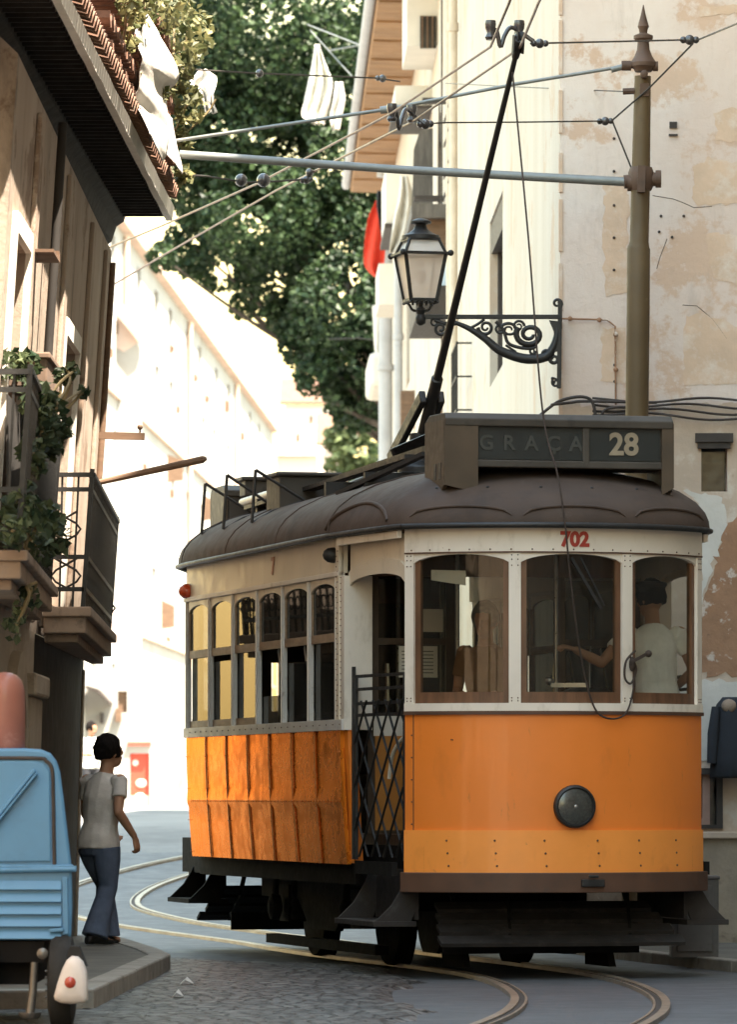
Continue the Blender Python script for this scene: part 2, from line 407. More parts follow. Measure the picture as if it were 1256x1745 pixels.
# ------------------------------------------------------------------ the tram (local x to the picture's right, y backwards along the car)
TH = R(14)
tram = thing('tram', 'orange and white tram number 702 filling the narrow street, gate shut, trolley pole up', 'tram', (1.38, 35.5, 0), TH)
M['seam'] = mat('dark_orange_seam', (.42,.14,.022), .5, .2, 5)
RC = 1.408; PM = math.degrees(math.asin(1.05/RC))
HB = 1.19                                  # half breadth of the saloon
S0, S1 = 1.75, 6.92                        # saloon from / to
def ap(a, r, z): return Vector((r*math.sin(R(a)), RC - r*math.cos(R(a)), z))
def arc(mb, a0, a1, z0, z1, ro, ri, n=16):
    f0 = z0 if callable(z0) else (lambda a: z0); f1 = z1 if callable(z1) else (lambda a: z1)
    rs = []
    for i in range(n+1):
        a = a0+(a1-a0)*i/n
        rs.append([ap(a,ro,f0(a)), ap(a,ro,f1(a)), ap(a,ri,f1(a)), ap(a,ri,f0(a))])
    mb.loft(rs); return mb
def rivets(mb, pts, r=.009):
    for p, nrm in pts:
        nrm = Vector(nrm).normalized(); q = nrm.to_track_quat('Z','Y').to_matrix()
        mb.lathe([(r,0),(r*.8,.004),(r*.3,.007)], p, 7, q)
def anrm(a): return (math.sin(R(a)), -math.cos(R(a)), 0)

ZD0, ZB, ZS, ZP0, ZP1, ZL0, ZL1 = .725, 1.01, 1.80, 1.865, 2.88, 2.88, 3.045
POSTS = [(-PM,-45.4),(-17.9,-14.6),(14.6,17.9),(45.4,PM)]
WIN = [(-45.4,-17.9),(-14.6,14.6),(17.9,45.4)]
def arch(a0, a1, lo=2.795, hi=2.868):
    return lambda a: lo+(hi-lo)*math.sqrt(max(0, 1-((a-(a0+a1)/2)/((a1-a0)/2+.4))**2))
def vestibule(back):
    T = (lambda p: Vector((p.x*.82, 8.67-p.y, p.z))) if back else (lambda p: p)
    bl = lambda mb, nm, mt, par=tram, **k: mb.xf(T).build(nm, mt, par, **k)
    d = MB(); arc(d, -PM, PM, ZB-.01, ZS, RC, RC-.03, 40)
    d.cur = 1
    arc(d, -PM+2.6, -PM+2.9, ZB, ZS, RC+.0015, RC-.01, 1)
    for z in (1.05,1.2,1.35,1.5,1.65): rivets(d, [(ap(-PM+2.2,RC,z), anrm(-PM))], .006)
    rivets(d, [(ap(-34,RC,1.62),anrm(-34)),(ap(-33.6,RC,1.618),anrm(-34))], .005)
    dash = bl(d, 'dash_panel', ['orange','bumper'], smooth=30)
    b = MB(); arc(b, -PM, PM, ZD0, ZB, RC+.014, RC-.03, 40)
    b.cur = 1
    for a in (-35,-21.5,-8,7,20,34): rivets(b, [(ap(a+(.4-.3*i), RC+.014, .77+.085*i), anrm(a)) for i in range(3)], .008)
    bl(b, 'apron_panel', ['orange_band','bumper'], smooth=30)
    b = MB(); arc(b, -PM-.5, PM+.5, .59, ZD0, RC+.045, RC-.05, 40)
    bl(b, 'bumper', 'bumper', smooth=30, bevel=.006)
    sl = MB(); arc(sl, -PM, PM, ZS+.012, ZP0, RC+.012, RC-.05, 40)
    sl.cur = 1; arc(sl, -PM, PM, ZS-.012, ZS+.012, RC+.02, RC-.03, 40)
    bl(sl, 'window_sill', ['cream','bumper'], smooth=30)
    lb = MB(); arc(lb, -PM, PM, ZL0, ZL1, RC+.006, RC-.03, 40)
    lb.cur = 1; arc(lb, -PM, PM, ZL0-.006, ZL0+.004, RC+.010, RC-.02, 40)
    rivets(lb, [(ap(-46+92*i/16, RC+.006, ZL0+.018), anrm(-46+92*i/16)) for i in range(17)], .006)
    L = bl(lb, 'letter_board', ['cream','bumper'], smooth=30)
    for a0, a1 in POSTS:
        p = MB(); arc(p, a0, a1, ZP0, ZL0, RC+.004, RC-.07, 3)
        p.cur = 1
        rivets(p, [(ap(a, RC+.004, z), anrm(a)) for a in (a0+.8,a1-.8) for z in (1.88,1.9,2.79,2.83,2.86)], .005)
        bl(p, 'window_post', ['cream','bumper'], smooth=30)
    for a0, a1 in WIN:
        h = MB(); arc(h, a0, a1, arch(a0,a1), ZL0-.006, RC-.004, RC-.05, 18)
        bl(h, 'window_arch', 'cream', smooth=30)
        f = MB(); arc(f, a0, a1, ZP0, ZP0+.075, RC-.02, RC-.06, 10)
        arc(f, a0, a0+1.6, ZP0+.075, arch(a0,a1), RC-.02, RC-.06, 3)
        arc(f, a1-1.6, a1, ZP0+.075, arch(a0,a1), RC-.02, RC-.06, 3)
        fr = bl(f, 'front_window', 'wood', smooth=30)
        g = MB(); arc(g, a0+1.2, a1-1.2, ZP0+.06, arch(a0,a1), RC-.036, RC-.040, 12)
        bl(g, 'pane', 'glass', fr, smooth=40)
    return L
LB = vestibule(False); vestibule(True)
# the car number, bent onto the letter board
def arc_text(txt, size, a0, z, r, offset=0.):
    vs, fs = text_geo(txt, size, offset)
    mb = MB(); mb.add([ap(a0+math.degrees(p.x/r), r+p.z, z+p.y) for p in vs], fs); return mb
arc_text('702', .135, .3, 2.962, RC+.0085, .006).build('car_number', 'red', LB)
# headlight
hl = MB(); rot = Matrix.Rotation(R(90), 3, 'X')
hl.lathe([(.118,-.02),(.142,0),(.146,.03),(.142,.05),(.128,.058),(.122,.045)], (0,0,1.17), 32, rot)
hlo = hl.build('headlight', 'black', tram, smooth=40)
hl = MB(); hl.lathe([(.0,.030),(.124,.030),(.124,.042),(.10,.052),(.06,.060),(.0,.063)][1:], (0,0,1.17), 32, rot)
hl.cur = 1; hl.lathe([(.012,.063),(.008,.066),(.002,.067)], (.0,0,1.17), 12, rot)
hl.build('lens', ['lens','metal'], hlo, smooth=60)
# coupling plate on the bumper
cp = MB(); cp.box((.12,-.055,.655),(.16,.03,.05)); cp.box((.12,-.075,.70),(.07,.02,.02))
cp.build('coupling_pocket', 'black', tram, bevel=.006)

# ---------------- saloon sides
def hw(z):                      # tumblehome
    return HB if z > 1.6 else HB - .05*((1.6-z)/.85)**1.5
SX = [S0+.10+i*(S1-S0-.14)/6 for i in range(7)]
for sd in (-1, 1):
    nrm = (sd,0,0)
    sp = MB(); zs = [.762,.85,.95,1.05,1.15,1.185,1.215,1.3,1.45,1.6,1.70]
    k = 44; rs = []
    for i in range(k+1):
        y = S0+(S1-S0)*i/k
        out = []
        for z in zs:
            w = .0022*noise.noise(Vector((y*1.3, z*.5, sd*3.)))+.001*noise.noise(Vector((y*3.4, z*.6, sd)))
            out.append(Vector((sd*(hw(z)+w+(.010 if 1.18 < z < 1.22 else 0)), y, z)))
        rs.append(out + [Vector((sd*(hw(z)-.03), y, z)) for z in reversed(zs)])
    sp.loft(rs)
    sp.cur = 1
    for i in range(8):
        y = S0+.02+(S1-S0-.04)*i/7
        if i in (0,7): continue
        for z0, z1 in zip(zs, zs[1:]): sp.bar((sd*(hw(z0)+.006), y, z0), (sd*(hw(z1)+.006), y, z1), .009, .010, (sd,0,0))
    rivets(sp, [((sd*(hw(z)+.006), y+dy, z), nrm) for y in [S0+.02+(S1-S0-.04)*i/7 for i in range(8)] for dy in (-.022,.022) for z in (.8,1.05,1.3,1.55)], .004)
    rivets(sp, [((sd*(hw(1.2)+.012), S0+.05+i*.09, 1.2), nrm) for i in range(56)], .006)
    sp.build('side_panel', ['orange_side','seam'], tram, smooth=40)
    st = MB(); st.bb(sd*(HB-.09), sd*(hw(.9)+.012), S0-.11, S0+.05, .77, 1.70)       # plain orange corner strip
    st.xf(lambda p: Vector((p.x - sd*.06*max(0,(1.5-p.z)/.8)**1.4, p.y, p.z)))
    st.build('corner_panel', 'orange', tram, bevel=.006)
    br = MB(); br.bb(sd*(HB-.04), sd*(HB+.022), S0-.12, S1, 1.70, 1.775)
    br.cur = 1; rivets(br, [((sd*(HB+.022), S0-.08+i*.2, 1.74), nrm) for i in range(26)], .006); br.cur = 0
    br.build('belt_rail', ['grey_trim','bumper'], tram, bevel=.006)
    lb = MB(); lb.bb(sd*(HB-.05), sd*(HB-.004), S0-.02, S1, 2.80, 3.06)
    lbo = lb.build('side_letter_board', 'cream_side', tram)
    ml = MB(); ml.bb(sd*(HB-.03), sd*(HB+.022), S0-.02, S1, 2.775, 2.81); ml.build('drip_rail', 'cream', tram, bevel=.006)
    # worn number on the letter board
    vs, fs = text_geo('7', .17, .006)
    tm = MB(); tm.add([Vector((sd*(HB+.001+p.z), S0+2.1+(-sd)*p.x*(-1), 2.93+p.y)) for p in vs], fs); tm.build('worn_number', 'red_faded', lbo)
    for i, y in enumerate(SX):
        po = MB(); po.bb(sd*(HB-.028), sd*(HB+.010), y-.032, y+.032, 1.775, 2.775)
        po.cur = 1; po.bb(sd*(HB-.02), sd*(HB+.016), y-.010, y+.010, 1.775, 2.775)
        po.build('side_post', ['grey_trim','cream'], tram, bevel=.005)
    for i in range(6):
        a, b = SX[i]+.032, SX[i+1]-.032; m = (a+b)/2
        w = MB(); loop = []
        K = 14
        for j in range(K+1):
            y = a+(b-a)*j/K; loop.append((y, 2.66+.08*math.sqrt(max(0,1-((y-m)/((b-a)/2+.01))**2))))
        for (y0, zz0), (y1, zz1) in zip(loop, loop[1:]):
            w.prism([(sd*(HB-.03),y0,zz0),(sd*(HB-.03),y1,zz1),(sd*(HB-.03),y1,2.775),(sd*(HB-.03),y0,2.775)], (sd*.028,0,0))
        w.cur = 1
        w.bb(sd*(HB-.032), sd*(HB-.006), a, b, 2.325, 2.385)
        for y in (a+.015, b-.015): w.bb(sd*(HB-.032), sd*(HB-.008), y-.015, y+.015, 2.385, 2.68)
        wo = w.build('side_window', ['cream_side','wood_pale'], tram)
        g = MB(); g.bb(sd*(HB-.020), sd*(HB-.016), a+.02, b-.02, 2.37, 2.74); g.build('upper_pane', 'glass_side' if sd < 0 else 'glass_dark', wo)
        g = MB(); drop = [0,.12,.35,.0,.05,.0][i]
        g.bb(sd*(HB-.036), sd*(HB-.033), a, b, 1.775, 2.33-(drop if sd < 0 else 0)); g.build('lower_pane', 'glass_side' if sd < 0 else 'glass_dark', wo)
        if i < 3:                                    # slanting strap / half-drawn blind seen behind the glass
            s2 = MB(); s2.bar((sd*(HB-.07), a+.10, 1.80), (sd*(HB-.07), a+.42, 2.32), .03, .006, (1,0,0)); s2.build('window_strap', 'grey_trim', wo)
        else:
            s2 = MB(); s2.bb(sd*(HB-.045), sd*(HB-.015), a, b, 1.775, 1.83); s2.build('sash_rail', 'wood_pale', wo)
    # corner post of the saloon: broad white pillar seen from the front
    cpz = MB(); cpz.bb(sd*(HB-.20), sd*(HB+.004), S0-.13, S0-.02, 1.70, 2.775)
    cpz.cur = 1; rivets(cpz, [((sd*(HB+.004), S0-.04, 1.8+i*.042), nrm) for i in range(24)], .006)
    cpz.build('corner_pillar', ['cream','bumper'], tram, bevel=.008)
    rp = MB(); rp.bb(sd*(HB-.02), sd*(HB+.016), S0-.02, S0+.07, 1.775, 3.03)
    rp.cur = 1; rivets(rp, [((sd*(HB+.016), S0+.025+(.02 if i%2 else -.02), 1.8+i*.036), nrm) for i in range(33)], .006)
    rp.build('riveted_strip', ['cream_side','bumper'], tram, bevel=.004)
# side lamps on the left letter board
def side_lamp(y, z, r, m):
    l = MB(); l.lathe([(r,0),(r,.02),(r*.9,.05),(r*.55,.075),(r*.1,.085)], (-HB+.0, y, z), 16, Matrix.Rotation(R(-90),3,'Y')); l.build('side_lamp', m, tram, smooth=50)
M['red_lamp'] = mat('red_lamp_glass', (.62,.09,.03), .25, .1, 5, coat=.8)
side_lamp(S0+.17, 2.93, .055, 'black'); side_lamp(S1-.1, 2.86, .06, 'red_lamp')

# ---------------- vestibule openings (front)
for sd in (-1, 1):
    def side(y): return sd*(1.05+(HB-.02-1.05)*(y-.47)/(S0-.47))     # plan line from front corner to saloon
    hp = MB(); K = 16; y0, y1 = .50, S0-.10
    for j in range(K):
        ya, yb = y0+(y1-y0)*j/K, y0+(y1-y0)*(j+1)/K
        zf = lambda y: 2.71+.075*math.sqrt(max(0,1-((y-(y0+y1)/2)/((y1-y0)/2-.0))**2))
        a, b = side(ya)-sd*.05, side(yb)-sd*.05
        hp.prism([(a,ya,zf(ya)+.03),(b,yb,zf(yb)+.03),(b,yb,3.02),(a,ya,3.02)], (sd*.03,0,0))
        hp.cur = 1; hp.prism([(a+sd*.03,ya,zf(ya)-.02),(b+sd*.03,yb,zf(yb)-.02),(b+sd*.03,yb,zf(yb)+.085),(a+sd*.03,ya,zf(ya)+.085)], (sd*.014,0,0)); hp.cur = 0
    hp.build('door_header', ['cream_side','cream_side'], tram)
    gt = MB(); gt.prism([(side(.48)+sd*.02,.48,2.985),(side(S0-.1)+sd*.05,S0-.1,2.985),(side(S0-.1)+sd*.05,S0-.1,3.035),(side(.48)+sd*.02,.48,3.035)], (sd*.03,0,0))
    gt.build('door_gutter', 'cream', tram)
    # folding lattice gate
    g = MB(); ga, gb = .53, S0-.17; gz0, gz1 = .80, 2.08
    q = lambda y, z: Vector((side(y)-sd*.02, y, z))
    for y in (ga, gb-.05, gb): g.bar(q(y,gz0), q(y,gz1+(.06 if y==gb else 0)), .022, .03)
    for z in (2.07, 1.98, 1.88, 1.80): g.bar(q(ga,z), q(gb,z), .012, .022)
    nx = 4
    for lay, sgn in ((0,1),(.012,-1)):
        for i in range(-4, nx+1):
            w_ = (gb-.05-ga)/nx; h_ = .30*3.6
            ya, za = ga+w_*i, gz0+.02; 
            if sgn > 0: P0, P1 = (ya,za), (ya+w_*3.6, za+h_)
            else: P0, P1 = (ya+w_*3.6,za), (ya, za+h_)
            # clip to gate
            def clip(p, r):
                (y0_,z0_),(y1_,z1_) = p, r; t0, t1 = 0., 1.
                dy = y1_-y0_
                if abs(dy) < 1e-6: return None
                ta, tb = (ga-y0_)/dy, (gb-.05-y0_)/dy
                if ta > tb: ta, tb = tb, ta
                t0, t1 = max(t0,ta), min(t1,tb)
                if t1-t0 < .05: return None
                return (y0_+dy*t0, z0_+(z1_-z0_)*t0), (y0_+dy*t1, z0_+(z1_-z0_)*t1)
            c = clip(P0, P1)
            if c: g.bar(q(*c[0])+Vector((sd*lay,0,0)), q(*c[1])+Vector((sd*lay,0,0)), .007, .015, (1,0,0))
    g.cur = 1
    g.bb(side(1.1)-.02, side(1.1)+.02, ga, gb, .70, .79)
    g.build('lattice_gate', ['black','under'], tram)
    rails = MB()
    rails.tube(spline([q(.54,1.66)-Vector((sd*.06,0,0)), q(.75,1.63)-Vector((sd*.06,0,0)), q(.95,1.52)-Vector((sd*.06,0,0)), q(1.02,1.36)-Vector((sd*.06,0,0))],6), .014)
    rails.build('grab_rail', 'whitepipe', tram, smooth=60)
    # step below the doorway
    s_ = MB(); ya, yb = .52, 1.62
    prof = [(1.02,.70),(1.07,.60),(1.13,.50),(1.235,.40),(1.25,.385),(1.25,.37),(1.0,.37),(.95,.5),(.95,.70)]
    for y in (ya, yb-.03): s_.prism([(sd*px, y, z) for px, z in prof], (0,.03,0))
    s_.bb(sd*.96, sd*1.262, ya-.01, yb+.01, .355, .392)
    s_.bb(sd*.94, sd*.97, ya, yb, .40, .74)
    s_.build('step', 'stepm', tram, bevel=.004)
    rs_ = MB()
    for y in (6.98, 7.75): rs_.prism([(sd*(px-.1), y, z+.03) for px, z in prof], (0,.03,0))
    rs_.bb(sd*.84, sd*1.16, 6.97, 7.79, .385, .42); rs_.build('step', 'under', tram)
# ---------------- interior
fl = MB(); fl.bb(-.95, .95, .52, S0, .90, .975); fl.bb(-1.12, 1.12, S0, S1, .90, .975); fl.bb(-.8,.8, S1, 8.3, .90,.975); fl.build('floor', 'interior', tram)
for y in (S0-.02, S1):
    b = MB(); b.bb(-1.0,-.36,y-.02,y+.02,.975,1.72); b.bb(.36,1.0,y-.02,y+.02,.975,1.72)
    b.cur = 1; b.bb(-.95,.95,y-.021,y+.021,2.78,3.2); b.cur = 0
    for x in (-.96,-.40,.40,.96): b.bb(x-.035,x+.035,y-.025,y+.025,1.72,2.78)
    b.bb(-.96,-.4,y-.024,y+.024,2.30,2.345); b.bb(.4,.96,y-.024,y+.024,2.30,2.345)
    b.cur = 2; b.bb(-.95,-.40,y-.03,y-.022,1.0,1.66); b.bb(.40,.95,y-.03,y-.022,1.0,1.66)
    b.cur = 3; b.bb(-.96,-.4,y-.027,y-.022,1.66,1.80); b.bb(.4,.96,y-.027,y-.022,1.66,1.80)
    if y > 3: b.cur = 0; b.bb(-.40,.40,y-.02,y+.02,.975,2.0); b.bb(-.40,.40,y-.02,y+.02,2.0,2.8); b.bb(-.96,-.5,y-.02,y+.02,1.72,2.8); b.bb(.47,.96,y-.02,y+.02,1.72,2.8); b.bb(-.96,.96,y-.02,y+.02,2.3,2.8)
    bo = b.build('bulkhead', ['interior','wood','interior_orange','cream'], tram)
    if y < 3:
        for xa, xb in ((-.92,-.43),(.43,.92)): g = MB(); g.bb(xa,xb,y-.003,y+.003,1.80,2.76); g.build('bulkhead_glass', 'glass', bo)
        p = MB(); p.bb(-.78,-.50,y-.036,y-.030,2.07,2.29); p.cur = 1
        for k in range(7): p.bb(-.76,-.53,y-.0375,y-.0362,2.10+k*.025,2.106+k*.025)
        p.build('notice', ['paper','sigletter'], bo)
        p = MB(); p.bb(-.62,-.46,y-.036,y-.030,2.39,2.55); p.build('notice', 'paper', bo)
for y in (2.4,3.15,3.9,4.65,5.4,6.15):
    for sd in (-1, 1):
        s_ = MB(); s_.bb(sd*.35, sd*1.05, y, y+.42, 1.32, 1.40); s_.bb(sd*.35, sd*1.05, y+.40, y+.45, 1.40, 1.84); s_.bb(sd*.5, sd*.9, y+.1, y+.3, .975, 1.32)
        s_.build('seat', 'interior', tram, bevel=.02)
for x, y in ((-.12,.95),(.05,1.62),(-.36,1.68),(.36,1.68),(-.3,3.6),(.3,4.6)):
    s_ = MB(); s_.tube([(x,y,.975),(x,y,3.15)], .016); s_.build('stanchion', 'metal', tram, smooth=60)
ct = MB(); ct.lathe([(.16,.975),(.16,1.85),(.19,1.87),(.19,1.95),(.12,1.98)], (.28,.62,0), 18); ct.cur = 1; ct.bar((.28,.62,2.0),(.05,.72,2.0),.03,.03); ct.ball((.04,.73,2.03),.03)
ct.build('controller', ['black','metal'], tram, smooth=40)
hb = MB(); hb.tube([(-.72,.72,1.70),(-.72,.72,1.88)], .02); hb.tube([Vector((-.56+.19*math.cos(a*math.pi/12), .72+.19*math.sin(a*math.pi/12), 1.90)) for a in range(24)]+[Vector((-.37,.72,1.90))], .014, 8); hb.build('brake_wheel', 'metal', tram, smooth=60)
vs = MB(); vs.prism([ap(-42,RC-.10,2.70), ap(-31,RC-.10,2.66), ap(-31,RC-.10,2.76), ap(-42,RC-.10,2.77)], (0,.006,0)); vs.build('sun_visor', 'cream_side', tram)
wp = MB(); wp.bar(ap(-1,RC+.035,2.84), ap(7.5,RC+.03,2.50), .014, .02); wp.bar(ap(1.5,RC+.045,2.84), ap(8.5,RC+.03,2.52), .008, .012); wp.build('wiper', 'black', tram)
# ---------------- roof
def outline():
    pts = []
    for a in range(-47, 48, 4): pts.append(ap(a, RC+.075, 0))
    right = [(1.12,.50),(1.17,.85),(1.22,1.3),(HB+.075,1.8),(HB+.085,2.6),(HB+.085,3.6),(HB+.085,4.6),(HB+.085,5.6),(HB+.085,6.5),(HB+.06,6.95),(1.10,7.4),(.95,7.85),(.7,8.2),(.4,8.42),(0,8.5)]
    R_ = [Vector((x,y,0)) for x,y in right]; L_ = [Vector((-x,y,0)) for x,y in reversed(right[:-1])]
    return pts+R_+L_
OL = outline(); ZR, HR = 3.045, .475
def ridge(e): return Vector((0, min(max(e.y, 1.75), 6.7), 0))
def dome(e, u):
    K = ridge(e); d = e-K
    return K + d*math.cos(u*math.pi/2)**.92 + Vector((0,0,ZR+.03+HR*math.sin(u*math.pi/2)**.95))
rf = MB(); UU = [0,.06,.14,.24,.36,.5,.64,.78,.9,1.]
rs = [[dome(e,u) for e in OL] for u in UU]
low = [Vector((e.x,e.y,ZR)) for e in OL]
inn = [[dome(e*.985 + ridge(e)*.015, u)-Vector((0,0,.03)) for e in OL] for u in UU]
rf.loft([low]+rs, close=True, cap=False); rf.loft([low]+inn, close=True, cap=False)
ro = rf.build('roof', 'roofm', tram, smooth=40, fix=False)
gm = MB(); g_ = [e for e in OL]
gm.tube([Vector((e.x*1.004,e.y if e.y > .5 else e.y-.004,ZR+.012)) for e in OL]+[Vector((OL[0].x*1.004,OL[0].y,ZR+.012))], .02, 8, False)
gm.build('roof_rim', 'black', ro, smooth=60)
def ridge_mould(a0, a1, u0, u1, nm='drip_moulding'):
    m = MB(); pts = []
    for i in range(15):
        t = i/14; a = a0+(a1-a0)*t; e = ap(a, RC+.075, 0)
        u = u0+(u1-u0)*math.sin(math.pi*t)**.42
        pts.append(dome(e, u)+Vector((0,0,.006)))
    m.tube(pts, [.005]+[.011]*13+[.005], 7); m.build(nm, 'roofm', ro, smooth=60)
for a0, a1 in ((-45,-17),(-14,14),(17,44)): ridge_mould(a0, a1, .05, .135)
dm = MB(); pts = []
for i in range(15):
    t = i/14; y = .62+1.25*t; x = -(1.12+(HB+.075-1.12)*min(1,(y-.5)/1.3)); e = Vector((x,y,0))
    pts.append(dome(e, .03+.20*math.sin(math.pi*t)**.6)+Vector((0,0,.008)))
dm.tube(pts, .017, 7); dm.build('drip_moulding', 'roofm', ro, smooth=60)
rv = MB(); rivets(rv, [(dome(ap(a,RC+.075,0), u)+Vector((0,0,0)), (0,-.5,1)) for a in range(-40,41,16) for u in (.34,)], .012); 
rv.build('roof_bolt', 'black', ro)
def seam(y):
    s_ = MB(); s_.tube([dome(Vector((x_*(HB+.085),y,0)), u)+Vector((0,0,.003)) for x_, us in ((-1,UU),(1,UU[::-1])) for u in us], .005, 6); s_.build('roof_seam', 'roofm', ro)
for y in (1.78, 3.4, 5.1, 6.7): seam(y)
# destination boxes
def destbox(back):
    T = (lambda p: Vector((-p.x, 8.1-p.y, p.z-.10))) if back else (lambda p: p)
    b = MB(); y0, y1 = .36, .86; X = .775; z0, z1 = 3.47, 3.76
    b.prism([(-X,y0+.01,z0),(-X,y1,z0),(-X,y1,z1),(-X,y0+.01,z1)], (2*X,0,0))
    pr = [(y0-.035, z1-.02),(y0-.04,z1+.03),(y0-.0,z1+.07),(y1-.1,z1+.075),(y1+.02,z1+.03),(y1+.02,z1-.02)]
    b.prism([(-X-.03,y,z) for y,z in pr], (2*X+.06,0,0))
    b.bar((-X,y0-.005,z0+.02),(X,y0-.005,z0+.02),.03,.05); b.bar((.19,y0-.006,z0),(.19,y0-.006,z1),.05,.03,(0,1,0))
    bo = b.xf(T).build('destination_box', 'boxpaint', tram, bevel=.008)
    for sx in (-1, 1):
        e = MB(); e.prism([(sx*(X+.005),y0-.03,z1+.02),(sx*(X+.005),y0-.01,z0+.06),(sx*(X+.005),y0-.03,3.36),(sx*(X+.005),y0+.16,3.24),(sx*(X+.005),y1,3.36),(sx*(X+.005),y1,z1+.03)], (sx*.03,0,0))
        e.prism([(sx*(X+.035),y0-.03,z1),(sx*(X+.035),y0-.03,3.34),(sx*(X-(.20 if sx < 0 else .05)),y0-.03,3.29),(sx*(X-(.20 if sx < 0 else .05)),y0-.03,z1)], (0,.025,0))
        e.cur = 1
        for k in (0,1): e.box((sx*(X+.036),y0+.10+k*.12,3.44),(.006,.06,.11))
        e.xf(T).build('end_panel', ['boxend','black'], bo)
    sg = MB(); sg.bb(-.57,.165,y0-.004,y0+.012,z0+.05,z1-.02); sg.bb(.215,X-.06,y0-.004,y0+.012,z0+.05,z1-.02)
    so = sg.xf(T).build('sign_glass', 'signface', bo)
    if back: return
    def put(txt, size, cx, cz, mt, nm, gap=0):
        mb = MB()
        if gap:
            for i, ch in enumerate(txt):
                vs, fs = text_geo(ch, size, .003); mb.add([Vector((cx+(i-(len(txt)-1)/2)*gap+p.x, y0-.007-p.z, cz+p.y)) for p in vs], fs)
        else:
            vs, fs = text_geo(txt, size, .006); mb.add([Vector((cx+p.x, y0-.007-p.z, cz+p.y)) for p in vs], fs)
        mb.build(nm, mt, bo)
    put('GRAÇA', .14, -.195, (z0+z1)/2+.012, 'sigletter', 'lettering', .158)
    put('28', .21, .46, (z0+z1)/2+.012, 'sigdigit', 'route_number')
destbox(False); destbox(True)
# trolley pole, its base and its rope
B0 = Vector((.02,4.1,3.92)); TIP = Vector((-.117,.957,6.42))
tb = MB(); tb.bb(-.28,.28,3.6,4.6,3.56,3.63); tb.lathe([(.17,3.63),(.17,3.70),(.09,3.74),(.08,3.95)], (0,4.1,0), 18)
for sx in (-.1,.1): tb.bar((sx,4.62,3.78),(sx*.7,3.75,4.20),.05,.10)
for sx in (-.07,.07): tb.tube([(sx,4.95,3.74),(sx,4.1,3.86)],.035,10)
tb.bar((-.1,4.95,3.74),(.1,4.95,3.74),.06,.06)
tb.prism([(-.42,3.3,3.78),(-.1,3.2,3.92),(.05,3.3,3.96),(.05,3.5,3.82),(-.3,3.6,3.70)], (0,.10,0))
tb.build('trolley_base', 'black', tram, smooth=40, bevel=.01)
tp = MB(); tp.tube([B0-(TIP-B0)*.10, B0, B0.lerp(TIP,.16), B0.lerp(TIP,.162), B0.lerp(TIP,.5), TIP], [.048,.050,.045,.032,.026,.018], 12)
tpo = tp.build('trolley_pole', 'black', tram, smooth=40)
hd_ = MB(); hd_.tube([TIP-(TIP-B0)*.03, TIP+(TIP-B0)*.012], [.026,.034], 10); hd_.lathe([(.05,-.02),(.062,-.018),(.045,0),(.062,.018),(.05,.02)], TIP+Vector((0,0,.045)), 16, Matrix.Rotation(R(90),3,'Y'))
for sx in (-1,1): hd_.bar(TIP+Vector((sx*.032,.02,-.06)), TIP+Vector((sx*.032,-.01,.06)), .012, .05)
hd_.build('trolley_wheel', 'black', tpo, smooth=40)
RP = [TIP+(B0-TIP)*.06, (-.16,.56,5.07), (-.175,.147,3.84), (-.13,-.06,3.4), (-.096,-.13,3.05), (-.05,-.10,2.7), (.03,-.06,2.2), (.12,-.05,1.86), (.22,-.04,1.765), (.36,-.0,1.79), (.425,.02,1.95), (.44,.03,2.14)]
rp = MB(); rp.tube(spline(RP, 10), .0065, 6); rp.tube(spline([(.44,.02,2.22),(.37,.0,2.15),(.36,0,2.04),(.41,.02,2.0),(.45,.03,2.1),(.40,.01,2.18)],6), .008, 6)
rp.ball((.415,.015,2.13), .03, 10, 8, (.7,.7,1.7)); rp.bar((.40,0,2.14),(.52,.01,2.2),.02,.02); rp.ball((.53,.01,2.2),.025)
rp.build('trolley_rope', 'rope', tram, smooth=60)
# things bolted on the roof
pl = MB()
pl.bar((-.80,6.35,3.50),(-.52,2.35,3.66),.10,.03); pl.bar((-.66,6.25,3.55),(-.40,2.2,3.72),.06,.04)
pl.bar((-.92,2.9,3.42),(-.50,2.05,3.66),.06,.03)
for y in (2.6,3.8,5.0,6.1): pl.bb(-.8,-.35,y,y+.05,3.42,3.56)
pl.build('roof_board', 'black', tram)
pk = MB(); pk.tube([(-.78,6.7,3.56),(-.70,5.6,3.60)], .035, 10); pk.build('hook_pole', 'whitepipe', tram, smooth=60)
for y, h in ((6.55,.40),(5.75,.42),(4.75,.40)):
    k = MB(); a = dome(Vector((-HB-.085,y,0)), .30); b = a+Vector((.03,0,h)); c = dome(Vector((-HB-.085,y-.05,0)), .62)
    d = dome(Vector((-HB-.085,y,0)), .45)
    k.tube([a,b],.012,6); k.tube([b,c],.012,6); k.tube([a,d,c],.007,6); k.build('board_bracket', 'black', tram)
rb = MB(); rb.bb(-.92,-.46,4.8,5.25,3.40,3.66); rb.bb(-.95,-.43,4.77,5.28,3.66,3.69)
rb.prism([(-.36,4.9,3.48),(-.22,4.9,3.62),(-.22,4.9,3.68),(-.40,4.9,3.60)],(0,.2,0)); rb.build('resistor_box', 'boxpaint', tram, bevel=.012)
vb = MB(); vb.bb(-.75,-.5,6.75,6.95,3.62,3.74); vb.bb(-.78,-.47,6.72,6.98,3.74,3.77); vb.tube([(-.62,6.85,3.4),(-.62,6.85,3.64)],.02); vb.build('roof_vent', 'boxpaint', tram, bevel=.008)
